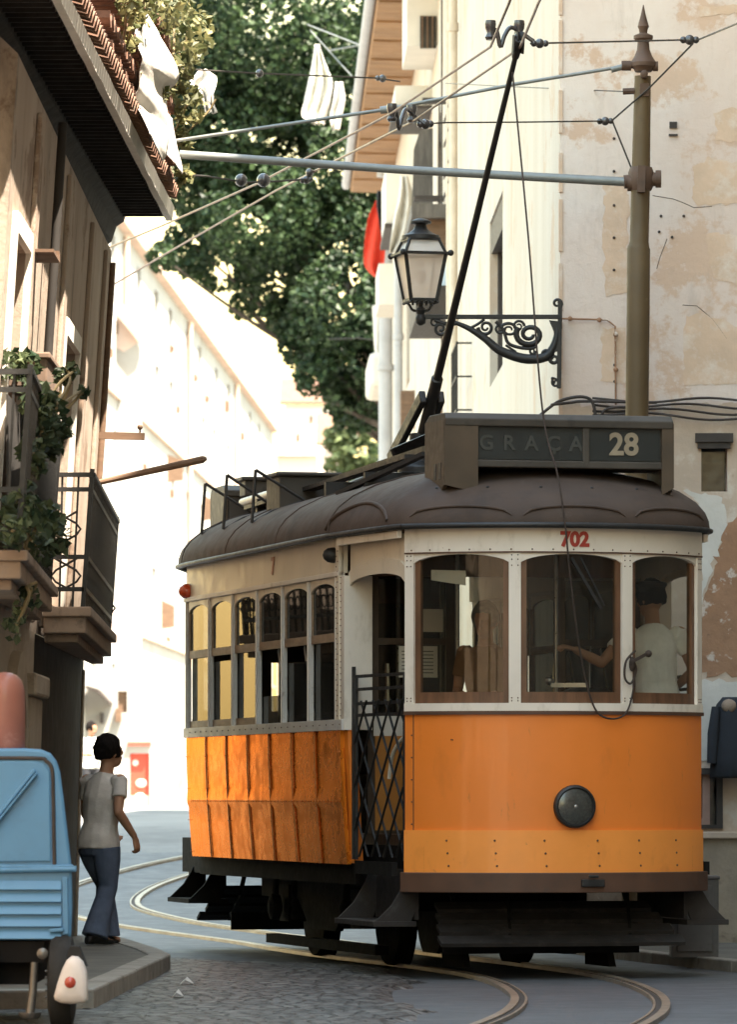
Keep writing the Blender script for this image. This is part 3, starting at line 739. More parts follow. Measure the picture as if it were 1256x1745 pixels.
# ---------------- running gear
u = MB(); u.bb(-.95,.95,.35,8.2,.62,.90); u.bb(-1.08,1.08,S0,S1,.62,.78); u.bb(-.55,.55,2.2,6.4,.42,.64); u.build('underframe', 'under', tram)
for sd in (-1,1):
    t_ = MB(); x = sd*.70
    t_.bb(x-.04,x+.04,2.2,6.2,.46,.62); t_.prism([(x-.03,3.4,.46),(x-.03,5.0,.46),(x-.03,4.6,.24),(x-.03,3.8,.24)],(.06,0,0))
    for y in (3.05,5.35):
        t_.bb(x-.06,x+.08,y-.16,y+.16,.28,.56); t_.lathe([(.05,0),(.10,.02),(.10,.08),(.04,.1)], (x+sd*.08,y,.39), 14, Matrix.Rotation(R(90*sd),3,'Y'))
        for dy in (-.3,.3): t_.lathe([(.07,.30),(.08,.34),(.06,.38),(.08,.42),(.06,.46),(.08,.5),(.07,.6)], (x,y+dy,0), 12)
    t_.bb(x-.05,x+.05,2.5,6.0,.10,.17)
    t_.build('truck_frame', 'under', tram)
    for y in (3.05,5.35):
        w_ = MB(); w_.lathe([(.05,-.07),(.30,-.065),(.385,-.06),(.395,.03),(.43,.035),(.43,.06),(.3,.062),(.05,.07)], (sd*.46,y,.40), 28, Matrix.Rotation(R(-90*sd),3,'Y')); w_.build('wheel', 'under', tram, smooth=30)
def lifeguard(ya, yb, sg):
    g = MB()
    for k in range(4):
        t = k/3; y = ya+(yb-ya)*t; z = .26+.22*t; w_ = .86-.10*t
        g.bar((-w_,y,z),(w_,y,z),.12,.028,(0,-.45*sg,1))
    g.cur = 1
    for x in (-.6,-.2,.2,.6): g.bar((x,ya,.235),(x,yb+.1*sg,.50),.03,.03)
    for x in (-.62,.62): g.bar((x,yb,.45),(x,yb+.25*sg,.70),.03,.03); 
    for x in (-.35,.5): g.bar((x,ya+.05*sg,.25),(x+.1,yb,.62),.02,.02)
    g.bb(-.7,.7,ya+.5*sg,ya+.53*sg,.16,.30)
    g.build('lifeguard', ['slat' if sg > 0 else 'under','under'], tram)
lifeguard(.28,.75,1); lifeguard(8.0,7.5,-1)
g = MB(); g.prism([(.52,.9,.06),(.52,1.5,.06),(.52,1.5,.5),(.52,1.2,.5)],(.05,0,0)); g.prism([(-.52,.9,.06),(-.52,1.5,.06),(-.52,1.5,.5),(-.52,1.2,.5)],(.05,0,0)); g.build('sand_pipe', 'under', tram)

# ---------------- people inside
def tl(x, y, z=.975): return Vector((1.38+math.cos(TH)*x-math.sin(TH)*y, 35.5+math.sin(TH)*x+math.cos(TH)*y, z))
drv = person('man in white short sleeved shirt standing at the right front tram window', tl(.83,.76), TH+R(8), dict(
    hip=(0,0,.93), chest=(-.02,.03,1.25), neck=(-.02,.05,1.46), head=(-.02,.08,1.62), turn=R(25), nod=R(-8),
    shR=(.18,.03,1.39), elR=(.26,-.02,1.13), wrR=(.22,.18,1.02), shL=(-.21,.05,1.39), elL=(-.42,.02,1.18), wrL=(-.62,.02,1.27), hdL=(-1,.05,.25), curlL=1.1, pnL=(0,.3,-1),
    knR=(.10,.02,.50), anR=(.10,0,.09), knL=(-.10,.02,.50), anL=(-.10,0,.09), top='shirt', bottom='darkcloth', cap=True, sleeve=.55))
person('grey haired passenger behind the left tram window', tl(-.20,1.45), TH+R(150), dict(
    hip=(0,0,.86), chest=(0,.02,1.14), neck=(0,.05,1.33), head=(0,.08,1.48), turn=0, nod=R(-5),
    shR=(.17,.02,1.27), elR=(.22,.0,1.0), wrR=(.15,.2,.95), shL=(-.17,.02,1.27), elL=(-.22,0,1.0), wrL=(-.15,.2,.95),
    knR=(.10,.02,.48), anR=(.10,0,.09), knL=(-.10,.02,.48), anL=(-.10,0,.09), top='ochre_cloth', bottom='darkcloth', hairmat='hair_grey'))
# ------------------------------------------------------------------ more materials
M['road'] = mat('asphalt', (.075,.078,.08), .62, .22, 1.1, dirt=[((.12,.118,.112), .55, .25, 2.3), ((.04,.04,.042), .60, .15, 5), ((.2,.19,.17), .76, .04, 60)], bump=.25, bscale=55, spec=.5)
M['pave'] = mat('pavement_stone', (.15,.14,.115), .85, .25, 3, dirt=[((.07,.065,.055), .55, .2, 9), ((.33,.31,.27), .68, .1, 14)], bump=.4, bscale=40)
M['kerb'] = mat('kerb_stone', (.30,.275,.23), .8, .25, 5, dirt=[((.13,.11,.085), .55, .2, 8)], bump=.3, bscale=30)
def cobble():
    m, t, out = nt('cobble_setts')
    b = N(t, 'ShaderNodeBsdfPrincipled', Roughness=.55); tc = N(t, 'ShaderNodeTexCoord'); co = tc.outputs['Object']
    w = N(t, 'ShaderNodeTexNoise', Scale=3.); t.links.new(co, w.inputs['Vector'])
    vm = N(t, 'ShaderNodeVectorMath', operation='MULTIPLY_ADD'); vm.inputs[1].default_value = (.12,.12,.12)
    t.links.new(w.outputs['Color'], vm.inputs[0]); t.links.new(co, vm.inputs[2])
    v = N(t, 'ShaderNodeTexVoronoi', Scale=8.5, feature='DISTANCE_TO_EDGE'); t.links.new(vm.outputs[0], v.inputs['Vector'])
    v2 = N(t, 'ShaderNodeTexVoronoi', Scale=8.5); t.links.new(vm.outputs[0], v2.inputs['Vector'])
    stone = ramp(t, v2.outputs['Color'], [(.1,(.06,.06,.058)),(.9,(.19,.18,.16))])
    stone = mixc(t, ramp(t, tex_noise(t, co, 1.4, 6), [(.45,(0,0,0)),(.65,(1,1,1))]), stone, (.07,.066,.06))
    e = ramp(t, v.outputs['Distance'], [(.02,(0,0,0)),(.14,(1,1,1))])
    t.links.new(mixc(t, e, (.022,.02,.017), stone), b.inputs['Base Color'])
    bp = N(t, 'ShaderNodeBump', Strength=1., Distance=.05); t.links.new(e, bp.inputs['Height']); t.links.new(bp.outputs[0], b.inputs['Normal'])
    t.links.new(b.outputs[0], out.inputs[0]); return m
M['cobble'] = cobble()
def plaster(name, base, pale, ochre, grime, vs=.35):
    m, t, out = nt(name)
    b = N(t, 'ShaderNodeBsdfPrincipled', Roughness=.9); b.inputs['Specular IOR Level'].default_value = .15
    tc = N(t, 'ShaderNodeTexCoord'); co = tc.outputs['Object']
    c = ramp(t, tex_noise(t, co, .8, 8, .65, (1,1,vs)), [(.38, base), (.62, pale)])
    c = mixc(t, ramp(t, tex_noise(t, co, 1.1, 8, .7), [(.56,(0,0,0)),(.60,(1,1,1))]), c, ochre)
    c = mixc(t, ramp(t, tex_noise(t, co, 2.6, 9, .72, (1,1,.3)), [(.56,(0,0,0)),(.8,(.75,)*3)]), c, grime)
    c = mixc(t, ramp(t, tex_noise(t, co, 9, 6, .7), [(.68,(0,0,0)),(.72,(.6,)*3)]), c, pale)
    c = mixc(t, ramp(t, tex_noise(t, co, 26, 4, .7), [(.72,(0,0,0)),(.76,(.8,)*3)]), c, grime)
    t.links.new(c, b.inputs['Base Color'])
    bp = N(t, 'ShaderNodeBump', Strength=.35, Distance=.03); t.links.new(tex_noise(t, co, 7, 8, .65), bp.inputs['Height']); t.links.new(bp.outputs[0], b.inputs['Normal'])
    t.links.new(b.outputs[0], out.inputs[0]); return m
M['wall_r'] = plaster('peeling_cream_plaster', (.67,.545,.465), (.74,.645,.57), (.62,.45,.335), (.44,.36,.30))
M['wall_f'] = plaster('streaked_cream_plaster', (.53,.465,.385), (.58,.52,.445), (.53,.415,.315), (.38,.32,.26), .06)
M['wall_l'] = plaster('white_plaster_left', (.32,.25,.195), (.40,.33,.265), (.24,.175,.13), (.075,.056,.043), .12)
M['wall_far'] = mat('far_white_limewash', (.35,.34,.315), .9, .1, .3, dirt=[((.26,.235,.20), .52, .25, .4), ((.30,.23,.18), .64, .05, 1.5, (1,1,.3))])
M['patch_ochre'] = mat('ochre_plaster_patch', (.63,.46,.33), .9, .12, 3, dirt=[((.70,.60,.51), .5, .16, 4), ((.45,.34,.26), .64, .1, 7)], bump=.3, bscale=12)
M['patch_tan'] = mat('tan_stained_plaster', (.55,.43,.33), .9, .15, 2, dirt=[((.64,.56,.47), .55, .1, 4), ((.36,.26,.19), .62, .1, 6)], bump=.35, bscale=10)
M['slab'] = mat('grimy_balcony_stone', (.30,.22,.16), .9, .2, 4, dirt=[((.12,.09,.065), .54, .2, 6), ((.45,.36,.28), .68, .1, 9)], bump=.3, bscale=14)
M['far_tile'] = mat('pale_far_roof_edge', (.55,.40,.30), .9, .15, 1)
M['patch_brown'] = mat('peeled_brown_render', (.34,.19,.11), .9, .2, 4, dirt=[((.58,.48,.40), .555, .05, 5), ((.20,.12,.08), .62, .1, 9)], bump=.5, bscale=14)
M['patch_white'] = mat('patched_pale_mortar', (.63,.59,.53), .9, .1, 3, dirt=[((.5,.43,.36), .6, .1, 8)], bump=.3, bscale=14)
M['stone_low'] = mat('rough_stone_base', (.33,.27,.20), .95, .2, 3, dirt=[((.20,.16,.12), .56, .15, 6), ((.45,.38,.29), .64, .1, 11)], bump=.7, bscale=14)
M['dark_wall'] = mat('very_dark_wall', (.028,.024,.02), .8, .35, 2, dirt=[((.055,.045,.036), .6, .2, 5, (1,1,.3))])  # near-black tone with paler vertical streaks
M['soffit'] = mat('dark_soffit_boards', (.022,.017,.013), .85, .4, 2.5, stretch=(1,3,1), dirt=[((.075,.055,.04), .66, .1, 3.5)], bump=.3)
M['soffit_r'] = mat('brown_soffit_boards', (.31,.175,.085), .8, .3, 1.2, stretch=(1,7,1), dirt=[((.13,.08,.05), .58, .15, 2, (1,5,1))])
M['tile'] = mat('terracotta_tile', (.16,.085,.055), .85, .35, 6, dirt=[((.05,.04,.03), .54, .2, 9), ((.28,.22,.15), .66, .1, 9)])
M['fascia'] = mat('whitewashed_fascia', (.72,.68,.60), .85, .12, 5, dirt=[((.45,.38,.30), .6, .15, 9)])
M['pole'] = mat('ochre_cast_iron', (.105,.068,.030), .6, .2, 3, dirt=[((.06,.04,.025), .60, .2, 5), ((.16,.12,.06), .66, .15, 9)])
M['pole_rust'] = mat('rusty_brown_cast_iron', (.095,.055,.035), .65, .3, 9)
M['wire'] = mat('overhead_wire', (.05,.042,.035), .5, .2, 9, metal=.3)
M['copper'] = mat('contact_wire', (.16,.09,.055), .4, .2, 9, metal=.6)
M['pipe_gal'] = mat('galvanised_tube', (.20,.21,.20), .45, .2, 5, metal=.2)
M['insul'] = mat('dark_porcelain', (.05,.045,.045), .25, .2, 9, coat=.5)
M['gpipe'] = mat('grey_drainpipe', (.40,.40,.41), .6, .12, 3)
M['cpipe'] = mat('cream_drainpipe', (.62,.53,.42), .6, .15, 4, dirt=[((.34,.21,.12), .62, .1, 2)])
M['milk'] = mat('milky_lamp_glass', (.72,.6,.5), .35, .08, 5, coat=.3)
M['milk_top'] = mat('white_lamp_glass', (.80,.78,.74), .3, .05, 5, coat=.3)
M['linen'] = cloth('white_linen', (.60,.57,.51), var=.08)
M['linen_y'] = cloth('cream_towel_cloth', (.66,.62,.48), var=.1)
M['redcloth'] = cloth('red_cloth', (.62,.06,.035))
M['darkcoat'] = cloth('charcoal_coat_cloth', (.035,.038,.045))
M['vanblue'] = mat('light_blue_van_paint', (.085,.225,.385), .45, .1, 2, dirt=[((.06,.155,.27), .55, .25, 3), ((.16,.27,.36), .62, .2, 6), ((.10,.16,.2), .72, .06, 22)], coat=.15)
M['rubber'] = mat('black_rubber', (.018,.018,.017), .8, .3, 9)
M['chrome'] = mat('dull_chrome', (.16,.15,.135), .4, .3, 9, metal=.7)
M['mudguard'] = mat('white_mudguard_paint', (.68,.62,.57), .5, .1, 5, dirt=[((.45,.33,.26), .58, .15, 7)])
M['reflector'] = mat('red_reflector', (.42,.06,.035), .25, .15, 14, coat=.7)
M['clay'] = mat('reddish_clay', (.30,.115,.08), .5, .12, 5, dirt=[((.52,.27,.20), .58, .2, 6)], coat=.25)
M['utility'] = mat('grey_metal_cabinet', (.115,.105,.098), .6, .2, 4, dirt=[((.07,.06,.055), .55, .2, 6)])
M['winframe'] = mat('dark_window_frame', (.045,.035,.03), .6, .3, 6)
M['windark'] = mat('dark_window_glass', (.025,.027,.028), .12, .3, 3, spec=.7)
M['pinkboard'] = mat('pinkish_window_board', (.36,.23,.18), .7, .15, 5)
M['redpaint'] = mat('bright_red_paint', (.62,.07,.04), .5, .08, 3)
M['bluepaint'] = mat('pale_blue_paint', (.50,.60,.70), .6, .08, 3)
M['brownwood'] = mat('brown_shutter_wood', (.15,.09,.055), .7, .3, 3, stretch=(1,1,6))
M['greyboard'] = mat('weathered_grey_board', (.13,.115,.10), .8, .3, 3, stretch=(6,6,1))
M['ivory'] = mat('ivory_render', (.70,.65,.57), .85, .08, 2)
M['pinkish'] = mat('pinkish_far_render', (.60,.47,.40), .9, .08, .5)
M['leaf'] = leafmat('tree_leaves', (.014,.034,.015), (.055,.088,.034), .3, .42)
M['leaf_y'] = leafmat('yellow_green_leaves', (.07,.085,.03), (.22,.20,.085), .35, 2.)
M['leaf_b'] = leafmat('balcony_leaves', (.020,.04,.018), (.09,.11,.05), .3, 3.)
M['leaf_far'] = leafmat('far_leaves', (.06,.09,.035), (.14,.17,.07))
M['bark'] = mat('bark', (.055,.042,.032), .9, .35, 4, stretch=(1,1,.3), bump=.6)
M['stem'] = mat('plant_stem', (.20,.15,.07), .8, .3, 8)
M['potclay'] = mat('clay_planter', (.15,.10,.07), .85, .25, 5)
M['scrap'] = mat('paper_litter', (.65,.63,.58), .9, .06, 9)

# ------------------------------------------------------------------ ground
def gz(Y):
    if Y < 45: return 0.
    if Y < 58: return .0025*(Y-45)**2
    return .4225+.5*(1-math.exp(-(Y-58)*.13))
xs = [-300,-120,-50,-20,-10]+[-8+.5*i for i in range(33)]+[10,20,50,120,300]
ys = [-60,-20,0,10,18]+[22+i*1.0 for i in range(60)]+[84,90,100,115,130,150,180,220,300,450,900]
g = MB(); g.v = [Vector((x,y,gz(y)+.012*noise.noise(Vector((x*.6,y*.3,0))) if abs(x) < 9 else gz(y))) for y in ys for x in xs]
nx = len(xs); g.f = [(j*nx+i,j*nx+i+1,(j+1)*nx+i+1,(j+1)*nx+i) for j in range(len(ys)-1) for i in range(nx-1)]; g.mi = [0]*len(g.f)
struct(g.build('road', 'road', smooth=60))
def sheet(name, m, poly, z, thick=.10):
    mb = MB(); mb.prism([(x,y,z-thick) for x,y in poly], (0,0,thick)); return struct(mb.build(name, m, bevel=.012))
M['road_sunlight_paint'] = mat('painted_sunlit_setts', (.21,.205,.19), .8, .2, .35, stretch=(1,.25,1), dirt=[((.11,.11,.108), .5, .2, .3, (1,.35,1))])  # pale tone and darker bands paint sun and shadow on the far road
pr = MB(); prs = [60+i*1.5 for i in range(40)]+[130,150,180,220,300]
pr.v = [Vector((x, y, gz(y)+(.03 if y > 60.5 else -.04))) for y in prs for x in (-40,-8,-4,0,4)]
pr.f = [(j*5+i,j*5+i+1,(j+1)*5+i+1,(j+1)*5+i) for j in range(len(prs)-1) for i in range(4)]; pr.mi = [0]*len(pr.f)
struct(pr.build('road_sunlight_sheet', 'road_sunlight_paint', smooth=60))
# cobbled part of the road, a thin sheet following the road
def cob(x, y): return y < 39.6+.5*math.sin(x*3)-max(0,x+.4)*3.2 and x < .25+.12*math.sin(y*1.3)
c = MB(); dx = .12; idx = {}
for j in range(int((40.5-20)/.25)):
    for i in range(int(5.5/dx)):
        x, y = -4.5+i*dx, 20+j*.25
        if not cob(x+dx/2, y+.12): continue
        q = []
        for a, b in ((0,0),(1,0),(1,1),(0,1)):
            k = (i+a, j+b)
            if k not in idx:
                X, Yy = -4.5+k[0]*dx, 20+k[1]*.25
                idx[k] = len(c.v); c.v.append(Vector((X, Yy, .024+.012*noise.noise(Vector((X*.6,Yy*.3,0)))+.006*noise.noise(Vector((X*2.3,Yy*1.1,3))))))
            q.append(idx[k])
        c.f.append(tuple(q)); c.mi.append(0)
from collections import Counter
cnt = Counter(i for f in c.f for i in f)
for i, n_ in cnt.items():
    if n_ < 4: c.v[i].z -= .03
struct(c.build('cobbled_road', 'cobble', smooth=60))
sheet('pavement', 'pave', [(-1.63,30.5),(-1.52,35),(-1.50,37.0),(-1.64,38.5),(-2.02,41.3),(-2.15,42.6),(-6,43.2),(-6,30.1),(-2.6,30.1)], .12, .2)
kb = MB()
kp = [(-2.6,30.0),(-1.66,30.35),(-1.53,35),(-1.47,37.05),(-1.62,38.5),(-2.0,41.3),(-2.2,42.8)]
for (a, b) in zip(kp, kp[1:]):
    n_ = max(1, int(math.dist(a,b)/.95))
    for i in range(n_):
        p = Vector((*a,0)).lerp(Vector((*b,0)), i/n_+.004); q = Vector((*a,0)).lerp(Vector((*b,0)), (i+1)/n_-.004)
        kb.bar(p+Vector((0,0,.03)), q+Vector((0,0,.03)), .16, .205+.008*rnd.random())
struct(kb.build('kerb', 'kerb', bevel=.015))
sheet('pavement', 'pave', [(1.60,41.9),(1.80,41.2),(2.22,39),(2.68,37.2),(3.7,34),(4.6,30),(4.6,41.9)], .075, .12)
kb = MB(); kp = [(1.56,41.9),(1.74,41.2),(2.16,39),(2.62,37.2),(3.64,34),(4.54,30)]
for (a, b) in zip(kp, kp[1:]): kb.bar((*a,.03),(*b,.03),.13,.11)
struct(kb.build('kerb', 'kerb', bevel=.012))
# rails
CL = spline([(-.6,14),(-.1,20,),(.45,24.5),(.98,28),(1.26,30.4),(1.34,33),(1.16,36),(.73,38.1),(.36,39.6),(-.2,42),(-.72,44.6),(-1.42,47.2),(-2.16,49.6),(-2.72,52.2),(-2.72,55),(-2.28,57.6),(-1.4,60.5),(0,64)] if False else [(x,y,0) for x,y in [(-.6,14),(-.1,20),(.45,24.5),(.98,28),(1.26,30.4),(1.34,33),(1.16,36),(.73,38.1),(.36,39.6),(-.2,42),(-.72,44.6),(-1.42,47.2),(-2.16,49.6),(-2.72,52.2),(-2.72,55),(-2.28,57.6),(-1.4,60.5),(0,64)]], 9)
for sd, lab in ((-1,'shiny tram rail curving on the pavement corner side of the track'),(1,'shiny tram rail curving on the peeling wall side of the track')):
    mb = MB(); prof = [(-.075,.0,1),(-.03,.003,0),(.035,.003,0)]
    pts = []
    for i, p in enumerate(CL):
        t = (CL[min(len(CL)-1,i+1)]-CL[max(0,i-1)]).normalized(); n_ = Vector((t.y,-t.x,0))
        pts.append((p+n_*sd*.45, n_))
    def strip(o0, o1, z0, z1):
        rs = []
        for p, n_ in pts:
            b = gz(p.y)+.012*noise.noise(Vector((p.x*.6,p.y*.3,0)))
            rs.append([p+n_*o0+Vector((0,0,b-.05)), p+n_*o0+Vector((0,0,b+z0)), p+n_*o1+Vector((0,0,b+z1)), p+n_*o1+Vector((0,0,b-.05))])
        mb.loft(rs)
    mb.cur = 0; strip(-.025,.025,.027,.027)
    mb.cur = 1; strip(-sd*.024,-sd*.062,.019,.019)
    mb.cur = 0; strip(-sd*.061,-sd*.076,.024,.024)
    solo(mb, 'tram_rail', ['rail','railside'], lab, 'rail', 'rails of the tram track', smooth=40)

# ------------------------------------------------------------------ left building
def lean(p): return Vector((p.x-.075+(.065 if p.z > 2.3 else .03)*(p.z-2.3), p.y, p.z))
lb = thing('house', 'tall house on the left with deep dark eaves, two iron balconies and dark ground floor', 'house', (-3.5, 37, 0))
def lpart(mb, name, mt, lab=None, do=True, **k):
    if do: mb.xf(lean)
    return mb.build(name, mt, lb, lab, world=True, **k)
w = MB(); lho = [(.5,1.7,2.6,4.6),(5.8,7.4,2.6,4.45)]
holed(w, (-2.2,31,0), (0,1,0), (1,0,0), 11.3, 2.35, 5.6, lho, .22)
w.add([(-2.2,42.3,2.35),(-6,42.3,2.35),(-6,42.3,5.6),(-2.2,42.3,5.6)],[(0,1,2,3)]); w.add([(-2.2,31,2.35),(-6,31,2.35),(-6,31,9),(-2.2,31,5.6)],[(0,1,2,3)])
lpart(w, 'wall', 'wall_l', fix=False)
for a, b, z0, z1 in lho:
    f = MB(); X = -2.41
    f.bb(X, X+.04, 31+a, 31+b, z0, z1); f.cur = 1
    for y in (a+.04,(a+b)/2,b-.04): f.bb(X+.04,X+.09,31+y-.04,31+y+.04,z0,z1)
    for z in (z0+.5,z0+1.2,z1-.05): f.bb(X+.04,X+.085,31+a,31+b,z-.03,z+.03)
    lpart(f, 'balcony_door', ['windark','brownwood'])
    s_ = MB(); s_.bb(-2.2,-2.165,31+a-.12,31+a,z0,z1+.12); s_.bb(-2.2,-2.165,31+b,31+b+.12,z0,z1+.12); s_.bb(-2.2,-2.16,31+a,31+b,z1,z1+.12); lpart(s_, 'door_surround', 'fascia')
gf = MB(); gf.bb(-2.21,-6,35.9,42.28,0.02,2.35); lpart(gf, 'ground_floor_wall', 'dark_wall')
gf = MB(); holed(gf, (-2.2,31,0), (0,1,0), (1,0,0), 4.9, .02, 2.35, [(2.2,3.4,.02,2.0)], .25); lpart(gf, 'ground_floor_wall', 'stone_low', fix=False)
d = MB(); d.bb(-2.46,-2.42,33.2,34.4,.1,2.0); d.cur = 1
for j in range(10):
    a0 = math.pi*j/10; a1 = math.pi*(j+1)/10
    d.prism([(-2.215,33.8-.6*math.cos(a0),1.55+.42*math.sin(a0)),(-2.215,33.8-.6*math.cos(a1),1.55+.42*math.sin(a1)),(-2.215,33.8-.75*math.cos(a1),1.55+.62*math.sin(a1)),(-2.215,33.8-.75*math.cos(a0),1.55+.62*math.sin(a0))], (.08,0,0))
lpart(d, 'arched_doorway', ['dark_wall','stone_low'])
p = MB(); p.bb(-2.2,-2.13,34.7,35.9,.05,1.9); p.bb(-2.2,-2.09,34.6,36.0,1.9,2.05); p.bb(-2.2,-2.10,34.6,36.0,.05,.4); lpart(p, 'stone_pilaster', 'stone_low', bevel=.02)
p = MB(); p.prism([(-2.215,42.1,.05),(-2.195,42.1,.05),(-2.195,42.32,.05),(-2.215,42.32,.05)],(0,0,2.2)); lpart(p, 'corner_stone', 'stone_low', bevel=.015)
p = MB(); p.tube([(-2.185,42.22,2.4),(-2.18,42.22,4),(-2.185,42.22,5.5)], .03, 8); lpart(p, 'drainpipe', 'brownwood', smooth=60)
for Y in (34.2, 34.6):
    pass
p = MB(); p.tube([(-2.12,34.2,3.6),(-2.12,34.2,5.6)], .03, 8); lpart(p, 'drainpipe', 'dark_wall', smooth=60)
for y0 in (32.9, 35.0, 36.2, 39.2, 41.2):
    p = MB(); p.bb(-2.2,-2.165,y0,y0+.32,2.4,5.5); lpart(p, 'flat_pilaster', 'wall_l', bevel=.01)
# eaves
def ex(Y): return -1.6-.0181*(42.5-Y)
prof = [(-.03,5.90),(-.36,5.90),(-.37,5.86),(-.43,5.82),(-.47,5.70),(-.52,5.66),(-.53,5.52),(-.58,5.48),(-.60,5.36),(-1.0,5.36),(-1.0,6.05),(-.03,6.0)]
e = MB(); ysE = [26,30,34,38,42.5]
e.loft([[Vector((ex(y)+a, y, z)) for a, z in prof] for y in ysE])
for i in range(82):
    y = 26+i*.2; e.bar((ex(y)-.05,y,5.885),(ex(y)-.36,y,5.885),.03,.03)
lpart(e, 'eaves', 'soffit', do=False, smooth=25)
e = MB(); e.loft([[Vector((ex(y)+a, y, z+.012*noise.noise(Vector((y*2,a*9,z*7))))) for a, z in ((-.03,5.865),(.02,5.865),(.035,5.97),(-.03,5.98))] for y in [26+.25*i for i in range(67)]]); lpart(e, 'fascia', 'fascia', do=False)
tl_ = MB()
def tilearc(mb, c, r, L, dirv, upv, n=6, th=.018):
    c = Vector(c); dirv = Vector(dirv).normalized(); upv = Vector(upv).normalized(); sd_ = dirv.cross(upv)
    A = [c+sd_*r*math.cos(math.pi*k/n)+upv*r*math.sin(math.pi*k/n) for k in range(n+1)]
    B = [c+sd_*(r-th)*math.cos(math.pi*k/n)+upv*(r-th)*math.sin(math.pi*k/n) for k in range(n+1)]
    loop = A+B[::-1]; mb.prism(loop, dirv*L)
for row, (dx_, z) in enumerate(((.07,6.0),(.03,6.09))):
    for i in range(88):
        y = 25.6+.19*i+.095*row; tilearc(tl_, (ex(y)+dx_, y, z+.01*rnd.random()), .085, .5, (-1,0,.28), (.28,0,1))
lpart(tl_, 'roof_tile_course', 'tile', do=False)
ts = MB()
for row in range(11):
    for i in range(40):
        y = 34.6+.19*i+.095*(row%2)
        if y > 42.45: continue
        jz = .012*rnd.random(); tilearc(ts, (ex(y)+.05+.02*rnd.random(), y, 6.17+.10*row+jz), .092, .16, (-1,0,.0), (.0,0,1 if row%2 else -1), 6, .03)
lpart(ts, 'tile_screen', 'tile', do=False)
ro_ = MB(); ro_.prism([(ex(26)-.1,26,6.05),(ex(42.4)-.1,42.4,6.05),(-6,42.4,7.6),(-6,26,7.6)],(0,0,.06)); lpart(ro_, 'roof', 'tile', do=False)
def iron_balcony(Y0, Y1, xo0, xo1, zs_, zt, zr, ornate):
    """slab underside/top zs_,zt; rail top zr"""
    xo = lambda y: xo0+(xo1-xo0)*(y-Y0)/(Y1-Y0)
    s_ = MB(); s_.prism([(-2.22,Y0,zs_),(xo(Y0),Y0,zs_),(xo(Y1),Y1,zs_),(-2.22,Y1,zs_)],(0,0,(zt-zs_)*.62))
    s_.prism([(-2.22,Y0-.03,zs_+(zt-zs_)*.62),(xo(Y0)+.04,Y0-.03,zs_+(zt-zs_)*.62),(xo(Y1)+.04,Y1+.03,zs_+(zt-zs_)*.62),(-2.22,Y1+.03,zs_+(zt-zs_)*.62)],(0,0,(zt-zs_)*.38))
    s_.prism([(-2.22,Y0+.1,zs_-.06),(xo(Y0)-.06,Y0+.1,zs_-.06),(xo(Y1)-.06,Y1-.1,zs_-.06),(-2.22,Y1-.1,zs_-.06)],(0,0,.06))
    so = s_.build('balcony_slab', 'slab', lb, world=True, bevel=.01)
    r_ = MB(); o_ = lambda z: .07*(z-zt)          # the rail leans out a little
    P = lambda y, z: Vector((xo(y)-.02+o_(z), y, z))
    for z, t in ((zr,.045),(zr-.10,.022),(zt+.12,.03),(zt+.34,.02)):
        r_.bar(P(Y0,z),P(Y1,z),t,.03); r_.bar((-2.2,Y0,z),P(Y0,z),t,.03); r_.bar((-2.2,Y1,z),P(Y1,z),t,.03)
    n_ = int((Y1-Y0)/.115)
    for i in range(n_+1):
        y = Y0+(Y1-Y0)*i/n_; r_.bar(P(y,zt),P(y,zr),.016,.016)
    for Y in (Y0, Y1):
        for k in range(1,3):
            x = -2.2+(xo(Y)+2.2)*k/3; r_.bar((x,Y,zt),(x+o_(zr)*k/3,Y,zr),.014,.014)
        if ornate:
            for z in (zt+.23,zt+.55):
                c_ = Vector(((-2.2+xo(Y))/2, Y-.004, z))
                for sx in (-1,1): r_.tube([c_+Vector((sx*.10*math.sin(a*.8),0,-.1+.2*a/5)) for a in range(6)],.008,6)
    for y in (Y0,Y1): r_.bar(P(y,zt),P(y,zr+.04),.03,.03)
    for i in range(n_):                             # small scrolls in the lower band
        y = Y0+(Y1-Y0)*(i+.5)/n_; r_.tube([P(y+.04*math.cos(a*math.pi/4),zt+.23+.05*math.sin(a*math.pi/4)) for a in range(9)],.006,5,False)
    r_.build('balcony_railing', 'black', lb, world=True)
iron_balcony(36.0, 42.2, -1.93, -2.055, 2.35, 2.53, 3.43, True)
iron_balcony(29.6, 35.0, -1.95, -2.10, 2.46, 2.62, 3.62, False)
# ornate dark inner screen behind the near railing
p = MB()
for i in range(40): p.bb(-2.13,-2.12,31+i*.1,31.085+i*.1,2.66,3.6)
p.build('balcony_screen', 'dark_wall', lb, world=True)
# drying poles and brackets that stick out of the house
pb = MB(); pb.bar(at(118,740,41.6)+Vector((-.15,0,.0)), at(246,744,41.6), .05, .055); pb.ball(at(238,728,41.6),.022); pb.tube([at(238,740,41.6),at(238,726,41.6)],.008,6)
pb.build('drying_beam', 'brownwood', lb, world=True)
pb = MB(); pb.tube([at(150,826,41.2), at(345,783,41.2), at(352,781,41.2)], [.022,.030,.014], 10); pb.build('drying_pole', 'brownwood', lb, world=True)
pb = MB(); pb.bb(-2.25,-1.97,33.6,33.68,4.66,4.71); pb.bb(-2.25,-1.97,33.0,33.68,4.64,4.66); pb.build('iron_bracket', 'brownwood', lb, world=True)
